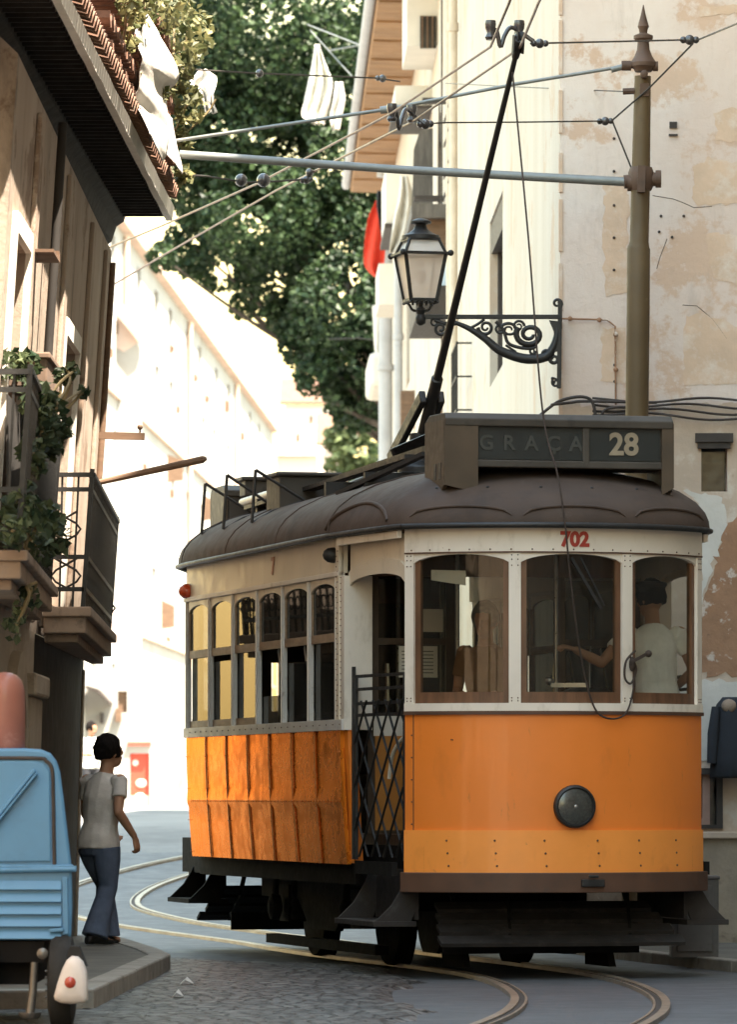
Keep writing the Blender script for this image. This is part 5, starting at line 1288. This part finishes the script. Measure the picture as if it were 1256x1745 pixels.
def hanger(label, P, Q, up):
    o = thing('wire_hanger', label, 'hanger', (P+Q)/2)
    m = MB(); m.tube(spline([P+Vector((.0,0,.02)), P.lerp(Q,.2)+Vector((0,0,up)), P.lerp(Q,.35)+Vector((0,0,-up*.9)), P.lerp(Q,.5)+Vector((0,0,up*.4)), P.lerp(Q,.72)+Vector((0,0,up*1.3)), Q+Vector((.02,0,up*.6)), Q+Vector((.10,0,-up*.3))],6), .016, 8)
    m.build('yoke', 'insul', o, world=True, smooth=60)
    for c in (P, Q): m = MB(); m.lathe([(.028,-.05),(.04,-.03),(.024,0),(.036,.03),(.04,.06),(.036,.085),(.0,.09)], c+Vector((0,0,.04)), 12); m.build('insulator', 'insul', o, world=True, smooth=50)
hanger('double insulator hanger at the top of the trolley pole', at(836,66,36.3), at(885,66,36.4), .06)
hanger('double insulator hanger by the brown eaves below the stay rod', at(668,205,39.9), at(702,207,40.3), .07)
wire('span_wire', 'tight wire with insulator crossing in front of the pole spike', 'wire', [at(905,74,36.6),at(1040,71,39),at(1165,68,40.6),at(1190,68,40.6),at(1262,38,38)], .007, 'wire', lambda mb: (knob(mb, at(1160,68,40.6), at(1192,68,40.6), 3, .035), knob(mb, at(905,74,36.6), at(935,74,36.9), 3, .03)))
wire('span_wire', 'thin wire running from the second hanger to the insulator left of the pole', 'wire', [at(715,212,40.3),at(755,209,40.5),at(900,208,40.8),at(1042,206,41)], .006, 'wire', lambda mb: (knob(mb, at(1018,207,41), at(1046,206,41), 3, .03), knob(mb, at(712,212,40.3), at(738,211,40.4), 3, .035)))
wire('span_wire', 'short bridle wire from the right insulator down across the pole to the lower insulator', 'wire', [at(1182,74,40.6),at(1105,152,40.9),at(1044,205,41)], .007)
wire('span_wire', 'short bridle wire falling from the lower insulator to the pole collar', 'wire', [at(1044,206,41),at(1078,290,41)], .007)
wire('span_wire', 'faint thin wire between the upper pole clamp and the tall facade', 'wire', [at(1062,156,41),at(880,148,45),at(760,142,52)], .005)
wire('span_wire', 'thin wire from the left roof plants to the brown eaves above the striped towel', 'wire', [at(285,116,43.5),at(440,125,44.2),at(640,133,46),at(682,139,46)], .007, 'wire', lambda mb: (knob(mb, at(640,133,46), at(656,134,46), 2, .03), knob(mb, at(438,125,44.2), at(446,125,44.2), 1, .03)))
wire('span_wire', 'slack wire with small insulators below the striding bracket arm near the left eaves', 'wire', [at(302,298,42.4),at(350,300,42.8),at(420,311,43.2),at(470,309,43.4),at(530,305,43.6)], .008, 'wire', lambda mb: (knob(mb, at(405,306,43.1), at(416,308,43.1), 1, .045), knob(mb, at(442,306,43.3), at(456,308,43.3), 1, .05), knob(mb, at(512,308,43.6), at(532,305,43.6), 3, .03), knob(mb, at(526,300,43.6), at(528,292,43.6), 2, .03)))['label'] = 'slack wire with small insulators below the bracket arm near the left eaves'
wire('span_wire', 'single slack wire from the far facade end to the drainpipes beside the tree', 'wire', [at(560,578,100),at(610,576,100),at(642,580,100)], .012)
cl = MB(); cl.tube([at(524,42,89),at(613,77,87)], .012, 6); cl.tube([at(563,86,88),at(613,77,87)], .012, 6); cl.tube([at(529,52,89),at(600,130,87)], .009, 5)
cl.bar(at(611,77,87),at(632,77,87),.05,.05); solo(cl, 'clothes_line', 'pipe_gal', 'forked clothes line rods reaching out from the brown eaves', 'clothes line')

# ------------------------------------------------------------------ wall lantern
YL = 41.8
lt = thing('wall_lantern', 'black iron street lantern on an ornate scrolled bracket at the house corner', 'street lamp', at(955,600,YL))
def W(x, y, d=0): p = at(x,y,YL); p.y += d; return p
b = MB(); b.bar(W(716,540),W(956,540),.035,.035); b.bar(W(955,512),W(953,662),.035,.03); b.build('bracket', 'black', lt, world=True, bevel=.004)
b = MB()
def sc(pts, r): b.tube(spline([W(x,y) for x,y in pts],5), r, 7)
def spiral(cx, cy, r0, r1, a0, turns, rad, sq=1.):
    n_ = int(18*abs(turns)); b.tube([W(cx+(r0+(r1-r0)*i/n_)*math.cos(a0+2*math.pi*turns*i/n_), cy+sq*(r0+(r1-r0)*i/n_)*math.sin(a0+2*math.pi*turns*i/n_)) for i in range(n_+1)], [rad*(1-.45*i/n_) for i in range(n_+1)], 7)
n_ = 24
arcp = [(772,548),(800,560),(828,578),(850,596),(880,608),(905,612),(930,608),(944,590),(950,566),(947,549)]
P = spline([W(x,y) for x,y in arcp],5); k = len(P)
b.tube(P, [.014+.026*math.sin(math.pi*min(1,i/k*1.0)) for i in range(k)], 9)
b.prism([W(955,548,-.02),W(936,546,-.02),W(944,565,-.02),W(945,582,-.02),W(938,602,-.02),W(955,598,-.02)],(0,.03,0))
spiral(903,570,24,6,math.pi*1.2,-1.6,.026,.85); spiral(828,558,13,3,math.pi,-1.5,.016); spiral(751,560,13,3,-math.pi*.3,1.5,.016); spiral(741,550,9,2,0,-1.2,.012)
spiral(868,562,15,4,math.pi*1.1,1.5,.014,.8); spiral(884,556,10,3,0,-1.4,.012); spiral(852,560,9,3,0,1.3,.012)
spiral(930,604,10,3,math.pi*.9,-1.4,.018); spiral(908,598,6,2,0,1.2,.012)
sc([(845,548),(858,562),(866,584),(884,592),(905,594),(914,590)],.014); sc([(740,545),(760,552),(778,552)],.014); sc([(800,560),(815,552),(826,544)],.012); sc([(836,576),(824,580)],.010); sc([(880,600),(862,588)],.010)
spiral(950,517,8,2,math.pi*.2,-1.3,.014); spiral(945,612,9,3,math.pi*1.5,-1.3,.018); spiral(948,652,7,2,math.pi*1.2,-1.2,.012); sc([(952,648),(941,644),(946,654)],.01)
b.build('scrollwork', 'black', lt, world=True, smooth=60)
# lantern body
lc = W(717,512); s_ = .00466/1.0
ln = MB()
def ring(py, half): c = W(717, py); return [c+Vector((sx*half, sy*half, 0)) for sx,sy in ((-1,-1),(1,-1),(1,1),(-1,1))]
rotl = Matrix.Rotation(R(14),3,'Z')
def ringr(py, half): c = W(717,py); return [c+rotl @ Vector((sx*half, sy*half, 0)) for sx,sy in ((-1,-1),(1,-1),(1,1),(-1,1))]
tp_, bt_ = ringr(434,.165), ringr(512,.105); rt_ = ringr(409,.118)
for a, c in zip(tp_, bt_): ln.bar(a, c, .022, .022)
for a, c in zip(tp_, rt_): ln.bar(a, c, .018, .018)
for rr_, w_ in ((tp_,.028),(bt_,.03),(rt_,.03)):
    for i in range(4): ln.bar(rr_[i], rr_[(i+1)%4], w_, w_*.7)
big = ringr(434,.195)
for i in range(4): ln.bar(big[i], big[(i+1)%4], .02, .018); ln.ball(big[i], .025)
for z,half in ((516,.11),):
    r_ = ringr(z,half)
    for i in range(4):
        for k in range(6): ln.ball(r_[i].lerp(r_[(i+1)%4], k/6), .012, 6, 5)
ln.build('lantern_frame', 'black', lt, world=True)
ln = MB(); c = W(717,402); ln.lathe([(.15,-.03),(.15,.0),(.10,.02),(.06,.05),(.045,.08),(.05,.09),(.085,.10),(.085,.115),(.05,.13),(.02,.14)], c, 18); ln.build('lantern_cap', 'black', lt, world=True, smooth=40)
g = MB()
for i in range(4): g.add([tp_[i]*.99+tp_[(i+2)%4]*.01, tp_[(i+1)%4]*.99+tp_[(i+3)%4]*.01, bt_[(i+1)%4]*.99+bt_[(i+3)%4]*.01, bt_[i]*.99+bt_[(i+2)%4]*.01], [(0,1,2,3)])
def thinglass(name, col, tr):
    m, t, out = nt(name); d_ = N(t,'ShaderNodeBsdfPrincipled',Roughness=.3); d_.inputs['Base Color'].default_value = c4(col); tb = N(t,'ShaderNodeBsdfTranslucent',Color=c4(col)); tt = N(t,'ShaderNodeBsdfTransparent',Color=(.95,.9,.85,1))
    m1 = N(t,'ShaderNodeMixShader'); m1.inputs[0].default_value=.5; m2 = N(t,'ShaderNodeMixShader'); m2.inputs[0].default_value = tr
    t.links.new(d_.outputs[0],m1.inputs[1]); t.links.new(tb.outputs[0],m1.inputs[2]); t.links.new(m1.outputs[0],m2.inputs[1]); t.links.new(tt.outputs[0],m2.inputs[2]); t.links.new(m2.outputs[0],out.inputs[0]); return m
M['pane'] = thinglass('dusty_lantern_glass', (.85,.74,.65), .22); M['pane_top'] = thinglass('white_lantern_glass', (.85,.83,.8), .15)
g.build('lantern_pane', 'pane', lt, world=True, fix=False)
g = MB()
for i in range(4): g.add([tp_[i]*.97+tp_[(i+2)%4]*.03, tp_[(i+1)%4]*.97+tp_[(i+3)%4]*.03, rt_[(i+1)%4]*.97+rt_[(i+3)%4]*.03, rt_[i]*.97+rt_[(i+2)%4]*.03], [(0,1,2,3)])
g.build('lantern_top_pane', 'pane_top', lt, world=True, fix=False)
g = MB(); c = W(717,462); g.lathe([(.03,.03),(.035,.05),(.03,.07)], c, 10); g.tube([W(717,436),W(717,452)],.008,6); g.ball(W(717,472),.045,10,8,(1,1,1.3)); g.build('bulb', 'milk', lt, world=True, smooth=60)
g = MB(); c = W(717,540)
g.lathe([(.012,-.07),(.04,-.05),(.045,-.01),(.03,.02),(.045,.05),(.02,.08)], c, 12)
for sx in (-1,1): g.tube(spline([W(717+sx*4,530),W(717+sx*14,528),W(717+sx*20,518)],5), .011, 6)
g.tube([W(717,532),W(717,514)],.02,8); g.build('lantern_socket', 'black', lt, world=True, smooth=50)

# ------------------------------------------------------------------ far end of the street
def fx(Y): return -7.18+.0332*(Y-144)
fb = thing('long_white_house', 'long sunlit white terrace with a brown roof edge curving away beyond the left house', 'house', (-10,180,.9))
EF = Vector((.0332,1,0)).normalized(); NFr = Vector((1,-.0332,0)).normalized()
holes = []; rnd.seed(21)
for zc in (3.4,6.6,9.8,12.9,15.2):
    for k in range(13):
        u = 4+k*7.4+rnd.uniform(-1.2,1.2)
        if rnd.random() < .12: continue
        holes.append((u, u+1.5, zc, zc+1.6))
w = MB(); O = Vector((fx(128),128,0)); holed(w, O, EF, NFr, 105, .2, 17.2, holes, .3)
pe = O+EF*105; w.add([(pe.x,pe.y,.2),(-30,pe.y,.2),(-30,pe.y,17.2),(pe.x,pe.y,17.2)],[(0,1,2,3)]); w.add([(O.x,O.y,.2),(-30,O.y,.2),(-30,O.y,17.2),(O.x,O.y,17.2)],[(0,1,2,3)])
w.build('wall', 'wall_far', fb, world=True, fix=False)
for a, b_, z0, z1 in holes:
    f = MB(); P = [O+EF*a-NFr*.29, O+EF*b_-NFr*.29]; f.add([P[0]+Vector((0,0,z0)),P[1]+Vector((0,0,z0)),P[1]+Vector((0,0,z1)),P[0]+Vector((0,0,z1))],[(0,1,2,3)]); f.build('window', 'brownwood', fb, world=True, fix=False)
e = MB(); e.loft([[Vector((fx(y)+a,y,z)) for a,z in ((-.1,17.2),(.25,17.25),(.25,17.38),(-.1,17.5))] for y in (128,180,233.2)]); e.build('roof_edge', 'far_tile', fb, world=True)
e = MB(); e.prism([(fx(128)+.2,128,17.4),(fx(233)+.2,233.1,17.4),(-14,233.1,20.5),(-18,128,20.5)],(0,0,.1)); e.build('roof', 'tile', fb, world=True)
def shut(x0, x1, y0, y1, mt='brownwood'):
    # a shutter or awning folded out square to the wall
    X = (x0+x1)/2; Y = 11.96/(.0332-(x0-628)/F)
    p0 = at(x0,y0,Y); p1 = at(x1,y1,Y); mb = MB(); mb.prism([(p0.x-.02,Y,p1.z),(p1.x,Y,p1.z+.06),(p1.x,Y,p0.z-.22*(p0.z-p1.z)),(p0.x-.02,Y,p0.z)],(0,.06,0)); mb.build('open_shutter', mt, fb, world=True)
for a in ((285,312,774,822),(345,362,842,888),(275,297,1022,1072),(200,206,560,580),(290,296,588,602),(330,336,636,652),(349,356,672,688),(383,390,680,704),(243,250,788,806),(289,296,832,850),(236,243,1042,1058),(283,290,1084,1098),(326,331,876,890),(185,192,590,612),(300,306,690,706),(410,416,735,752)): shut(*a)
for zc in (5.9,12.3):
    e = MB(); e.prism([O+Vector((0,0,zc)),O+NFr*.12+Vector((0,0,zc)),O+EF*104.9+NFr*.12+Vector((0,0,zc)),O+EF*104.9+Vector((0,0,zc))],(0,0,.16)); e.build('string_course', 'far_tile', fb, world=True)
for k in range(3):
    P = O+EF*(22+k*27)+NFr*.1; e = MB(); e.tube([P+Vector((0,0,.8)),P+Vector((0,0,17.1))],.09,8); e.build('drainpipe', 'far_tile', fb, world=True)
lo = thing('low_shop_house', 'low white flat topped house in the sun with a bright red doorway', 'house', (-6,138,.9))
w = MB(); Zr = at(0,1140,138).z; X0, X1 = -9.5, at(330,0,138).x; dx0, dx1 = at(221,0,138).x, at(254,0,138).x; dz1 = at(0,1284,138).z
wx0, wx1 = at(200,0,138).x, at(216,0,138).x; wz0, wz1 = at(0,1214,138).z, at(0,1178,138).z
holed(w, (X0,138,0), (1,0,0), (0,-1,0), X1-X0, .5, Zr, [(dx0-X0,dx1-X0,.5,dz1),(wx0-X0,wx1-X0,wz0,wz1)], .15)
w.add([(X1,138,.5),(X1,139.5,.5),(X1,139.5,Zr),(X1,138,Zr)],[(0,1,2,3)]); w.add([(X0,138,Zr),(X1,138,Zr),(X1,139.5,Zr),(X0,139.5,Zr)],[(0,1,2,3)])
w.build('wall', 'wall_far', lo, world=True, fix=False)
d = MB(); d.bb(dx0,dx1,138.10,138.14,.95,dz1); d.cur = 1
def dd(x,y,r_,s_=1.): p = at(x,y,138.08); d.ball((p.x,138.09,p.z), r_, 10, 8, (s_,.25,1))
dd(230,1300,.08); dd(240,1335,.11,1.3); dd(238,1358,.10,1.4); d.cur = 2; d.bb(dx0,dx1,138.04,138.12,.95,1.22); d.build('red_door', ['redpaint','ivory','patch_tan'], lo, world=True)
d = MB(); d.bb(at(217,0,138).x,at(257,0,138).x,137.9,138.02,at(0,1270,138).z,at(0,1265,138).z); d.build('red_door_lintel', 'redpaint', lo, world=True)
d = MB(); d.bb(wx0,wx1,138.1,138.13,wz0,wz1); d.bb(wx0-.05,wx0+.10,137.75,137.98,wz0-.25,wz0+.1); d.build('window', 'brownwood', lo, world=True)
d = MB(); d.prism([at(145,1168,136.5),at(166,1174,136.5),at(186,1196,136.5),at(186,1200,136.5),at(165,1180,136.5),at(145,1173,136.5)],(0,1.5,0)); d.build('awning', 'winframe', lo, world=True)
d = MB(); d.bb(at(168,0,137).x,at(173,0,137).x,137.6,137.98,at(0,1232,137).z,at(0,1214,137).z); d.build('wall_lamp', 'winframe', lo, world=True)
bb_ = MB(); p0 = at(178,1130,139.4); p1 = at(222,1098,139.4); bb_.bb(p0.x,p1.x,139.2,139.8,p0.z,p1.z); bb_.cur = 1; p0 = at(178,1100,139.6); p1 = at(205,1040,139.6); bb_.prism([(p0.x,139.5,p0.z),(p1.x,139.5,p0.z),(p1.x,139.5,p1.z-.15),(p0.x,139.5,p1.z+.25)],(0,.3,0)); bb_.build('parapet_box', ['bluepaint','pinkish'], lo, world=True)
gh = thing('gabled_house', 'narrow white house with a steep brown roof verge beside the left house edge', 'house', (at(190,0,148).x,148,.9))
w = MB(); pts_ = [at(120,1385,148),at(238,1385,148),at(238,572,148),at(183,500,148),at(120,420,148)]; w.prism(pts_, (0,1.2,0)); w.build('wall', 'wall_far', gh, world=True)
w = MB(); w.bar(at(175,488,147.8),at(243,577,147.8),.3,.16,(0,1,0)); w.build('roof_verge', 'far_tile', gh, world=True)
w = MB()
for x,y in ((196,560),(190,600)): p = at(x,y,147.95); w.box(p,(.16,.06,.3))
w.build('window', 'brownwood', gh, world=True)
w = MB(); w.prism([at(183,520,147.98),at(236,582,147.98),at(210,600,147.98),at(183,585,147.98)],(0,.015,0)); w.build('gable_shade_patch', 'pinkish', gh, world=True)  # tinted patch paints shade on the gable under the verge
def farhouse(label, name, x0, x1, ytop, Y, wallm, slope=None, wins=()):
    o = thing(name, label, 'house', at((x0+x1)/2,1400,Y)); w = MB(); a = at(x0,ytop,Y); c = at(x1,ytop,Y); w.bb(a.x,c.x,Y,Y+8,.5,a.z); w.build('wall', wallm, o, world=True)
    w = MB(); q = at(0,(slope or ytop-14),Y).z; w.prism([(a.x-.3,Y-.3,a.z),(c.x+.3,Y-.3,a.z),(c.x+.3,Y+4,q),(a.x-.3,Y+4,q)],(0,0,.15)); w.build('roof', 'tile' if slope else 'ivory', o, world=True)
    for x,y,ww,hh in wins: f = MB(); p = at(x,y,Y-.02); f.box(p,(ww/F*Y,.12,hh/F*Y)); f.build('window', 'brownwood', o, world=True)
farhouse('far flat pinkish house low above the tram roof vent', 'far_house', 472, 540, 776, 250, 'pinkish')
farhouse('far tall pale house beneath the hanging tree tip with a brown roof', 'far_house', 486, 560, 690, 290, 'ivory', 640, ((508,745,6,14),(530,715,5,12)))
farhouse('far stepped pale house right of the tree tip', 'far_house', 548, 602, 760, 270, 'pinkish', 700, ((575,800,6,14),))

# ------------------------------------------------------------------ blue van at the kerb
YV = 28.0
vn = thing('van', 'small light blue van with louvred lower panel parked at the left picture edge', 'van', (-2.25,YV,0))
def V(x, y, Y=YV): return at(x,y,Y)
prof = [(-160,1600),(121,1598),(123,1545),(122,1478),(115,1420),(108,1360),(102,1315),(96,1297),(86,1284),(70,1277),(40,1275),(-160,1275)]
b = MB(); b.prism([V(x,y) for x,y in prof], (-.14,1.9,0)); b.build('body', 'vanblue', vn, world=True, bevel=.016)
b = MB()   # raised rim of the upper door panel
rim = [(-60,1292),(60,1292),(78,1297),(88,1312),(90,1360),(91,1420),(92,1474)]
P = [V(x,y,YV-.006) for x,y in rim]
b.tube(spline(P,5), .010, 6); b.build('door_seam', 'winframe', vn, world=True, smooth=60)
b = MB(); loop = [(-100,1297),(58,1297),(74,1301),(84,1316),(85,1400),(86,1468),(-100,1470)]
b.prism([V(x,y,YV-.012) for x,y in loop], (0,.012,0)); b.build('rear_door', 'vanblue', vn, world=True, bevel=.008)
b = MB(); b.bar(V(-30,1432,YV-.03),V(62,1318,YV-.03),.012,.045,(0,1,0)); b.bar(V(-30,1422,YV-.02),V(58,1312,YV-.02),.02,.02,(0,1,0)); b.build('stay_bar', ['vanblue'], vn, world=True, bevel=.006)
b = MB(); b.tube([V(-60,1477,YV-.01),V(124,1477,YV-.01)], .012, 8); b.tube([V(-60,1484,YV-.015),V(128,1481,YV-.015)], .016, 8); b.bar(V(100,1480,YV-.01),V(130,1480,YV-.01),.03,.03); b.build('belt_moulding', 'vanblue', vn, world=True, smooth=60)
b = MB()
for k in range(5):
    y = 1500+k*21
    b.prism([V(-80,y,YV-.002),V(-80,y+16,YV-.028),V(-80,y+18,YV-.002)], (V(104,y).x-V(-80,y).x,0,0))
b.build('louvred_panel', 'vanblue', vn, world=True, bevel=.004)
b = MB(); b.bar(V(110,1495,YV-.008),V(112,1592,YV-.008),.03,.02,(0,1,0)); b.bar(V(84,1586,YV-.02),V(108,1584,YV-.02),.03,.02); b.build('latch', 'vanblue', vn, world=True, bevel=.005)
b = MB(); b.bb(-2.9,-1.78,28.1,29.8,.24,.49); b.bb(-2.9,-1.72,28.0,28.1,.36,.47); b.build('chassis', 'under', vn, world=True)
b = MB(); b.lathe([(.08,-.07),(.17,-.07),(.24,-.055),(.255,-.03),(.255,.03),(.24,.055),(.17,.07),(.08,.07)], (-1.63,28.05,.255), 26, Matrix.Rotation(R(90),3,'Y')); wo = b.build('wheel', 'rubber', vn, world=True, smooth=40)
b = MB(); b.lathe([(.05,-.06),(.05,.06)], (-2.06,28.1,.24), 14, Matrix.Rotation(R(90),3,'Y')); b.bb(-2.16,-1.98,27.95,28.25,.0,.44); b.build('spare_wheel_bracket', 'rubber', vn, world=True)
b = MB(); b.tube([V(58,1640,27.9),V(55,1690,27.9),V(50,1730,27.9)], [.02,.022,.025], 10); b.tube([V(84,1650,27.9),V(84,1705,27.9)], .014, 10); b.lathe([(.045,0),(.06,.02),(.06,.03)], V(50,1735,27.9), 12)
for k in range(5): b.tube([V(76,1655+k*11,27.9),V(92,1655+k*11,27.9)],.007,6)
b.lathe([(.02,-.01),(.03,.0),(.03,.02),(.015,.03)], V(72,1625,27.9), 14, Matrix.Rotation(R(90),3,'X')); b.build('spring_shackle', 'chrome', vn, world=True, smooth=50)
mg = MB(); yv = 27.72
out = [(93,1704),(91,1698),(97,1675),(105,1652),(113,1636),(122,1629),(132,1630),(141,1638),(147,1655),(149,1680),(149,1704),(143,1709),(120,1711),(102,1709)]
bot, topr = [], []
cx_, cy_ = 122, 1672
rs = []
for s__, dy in ((1,.0),(.985,-.012),(.9,-.028),(.6,-.04),(.2,-.045)):
    rs.append([V(cx_+(x-cx_)*s__, cy_+(y-cy_)*s__, yv+dy) for x,y in out])
mg.loft(rs); mg.loft([[p+Vector((0,.03,0)) for p in rs[0]], rs[0]])
mo = mg.build('mudguard', 'mudguard', vn, world=True, smooth=50)
b = MB(); b.lathe([(.028,-.0),(.030,.012),(.022,.02),(.004,.024)], V(119,1674,yv-.035), 18, Matrix.Rotation(R(90),3,'X')); b.build('reflector', 'reflector', mo, world=False, smooth=50) if False else b.build('reflector', 'reflector', vn, world=True, smooth=50)
b = MB(); b.prism([V(113,1632,yv+.02),V(118,1612,yv+.02),V(134,1612,yv+.02),V(148,1648,yv+.02),V(140,1640,yv+.02),V(128,1628,yv+.02)],(0,.12,0)); b.build('mudguard_stay', 'rubber', vn, world=True, bevel=.006)
b = MB(); b.ball(V(12,1182,28.4), .115, 24, 16, (.95,.95,.85)); 
p0 = V(12,1182,28.4); pb_ = V(12,1276,28.4)
ja = MB(); rj = .108
ja.lathe([(0,0),(rj*.93,0),(rj,.02),(rj,.28),(rj*.97,.32),(rj*.85,.365),(rj*.6,.395),(rj*.3,.41),(0.004,.415)], (V(8,0,28.5).x,28.5,1.497), 28)
ja.cur = 1; ja.tube([(V(8,0,28.5).x-.11,28.42,1.70),(V(8,0,28.5).x-.115,28.40,1.74)],.02,8)
solo(ja, 'jar', ['clay','rubber'], 'reddish round topped jar standing on the blue van roof', 'jar', smooth=60)

# ------------------------------------------------------------------ people in the street
pf = at(168,1610,39.7)
person('man with black hair in pale tee shirt and flared jeans standing on the pavement corner', (pf.x, pf.y, .12), R(-38), dict(
    hip=(-.0,.0,.80), chest=(.01,.035,1.10), neck=(.02,.06,1.30), head=(.03,.085,1.445), turn=R(-18), nod=R(8),
    shR=(.185,.03,1.235), elR=(.235,-.05,1.0), wrR=(.275,.09,.815), curlR=.75, hdR=(.1,.25,-1), pnR=(-1,-.1,0),
    shL=(-.17,.06,1.235), elL=(-.22,.10,.98), wrL=(-.16,.26,.86),
    knR=(.075,.02,.43), anR=(.065,-.12,.10), knL=(-.085,.17,.45), anL=(-.075,.17,.095), footR=R(-8), footL=R(12), top='tee', bottom='jeans', flare=.105, sleeve=.55))
wt = MB(); 
p2 = (at(154,1380,100).x, 100, gz(100))
person('distant person in pale clothes standing in the sun behind the walking man', p2, R(200), dict(
    hip=(0,0,.90), chest=(0,.02,1.22), neck=(0,.03,1.43), head=(0,.06,1.58), turn=R(40), nod=0,
    shR=(.19,.02,1.36), elR=(.26,.0,1.10), wrR=(.16,.24,1.08), shL=(-.19,.02,1.36), elL=(-.26,0,1.10), wrL=(-.10,.24,1.10),
    knR=(.10,.02,.48), anR=(.10,0,.09), knL=(-.10,.02,.48), anL=(-.10,0,.09), top='shirt', bottom='darkcloth'))
for x, y, s_, lab in ((318,1678,.045,'white scrap of paper lying on the cobbles, larger and nearer the kerb corner'),(303,1700,.035,'small pale paper scrap on the cobbles nearest the camera side')):
    Y = 1.23*F/(y-1354); p = at(x,y,Y); k = MB()
    k.loft([[p+Vector((-s_,-.06,.0)),p+Vector((-s_*.2,-.09,.035)),p+Vector((s_,-.04,.01))],[p+Vector((-s_*.9,.08,.01)),p+Vector((.0,.07,.05)),p+Vector((s_*.9,.10,.005))]], close=False)
    o = solo(k, 'paper_scrap', 'scrap', lab, 'litter', 'paper litter on the cobbles', fix=False); s2 = o.modifiers.new('s','SOLIDIFY'); s2.thickness = .003

# ------------------------------------------------------------------ light, sky, camera
sd_ = Vector((.30,-.26,.91)).normalized()
el = math.asin(sd_.z); az = math.atan2(sd_.x, sd_.y)
wd = bpy.data.worlds.new('World'); scene.world = wd; wd.use_nodes = True
t = wd.node_tree; bg = t.nodes['Background']
sk = t.nodes.new('ShaderNodeTexSky'); sk.sky_type = 'NISHITA'; sk.sun_disc = False; sk.sun_elevation = el; sk.sun_rotation = az
sk.air_density = 2.8; sk.dust_density = 1.; sk.ozone_density = .0
t.links.new(sk.outputs[0], bg.inputs[0]); bg.inputs[1].default_value = .10
ld = bpy.data.lights.new('sun', 'SUN'); ld.energy = 5.0; ld.angle = R(.5); ld.color = (1,.88,.74)
lo_ = bpy.data.objects.new('sun', ld); COL.objects.link(lo_); lo_.location = sd_*60; lo_.rotation_euler = sd_.to_track_quat('Z','Y').to_euler()
cd = bpy.data.cameras.new('camera'); cam = bpy.data.objects.new('camera', cd); COL.objects.link(cam)
cam.location = (0,0,H); cam.rotation_euler = (R(90),0,0)
cd.sensor_fit = 'VERTICAL'; cd.sensor_height = 36; cd.sensor_width = 36*1256/1745; cd.lens = F/1745*36
cd.shift_y = (1354-872.5)/1745; cd.clip_start = .5; cd.clip_end = 3000
cd.dof.use_dof = True; cd.dof.focus_distance = 37.5; cd.dof.aperture_fstop = 5.6
scene.camera = cam
vs_ = scene.view_settings; vs_.view_transform = 'Standard'; vs_.look = 'None'; vs_.gamma = 1; vs_.exposure = 2.75
scene.cycles.max_bounces = 10; scene.cycles.diffuse_bounces = 5; scene.cycles.transparent_max_bounces = 24
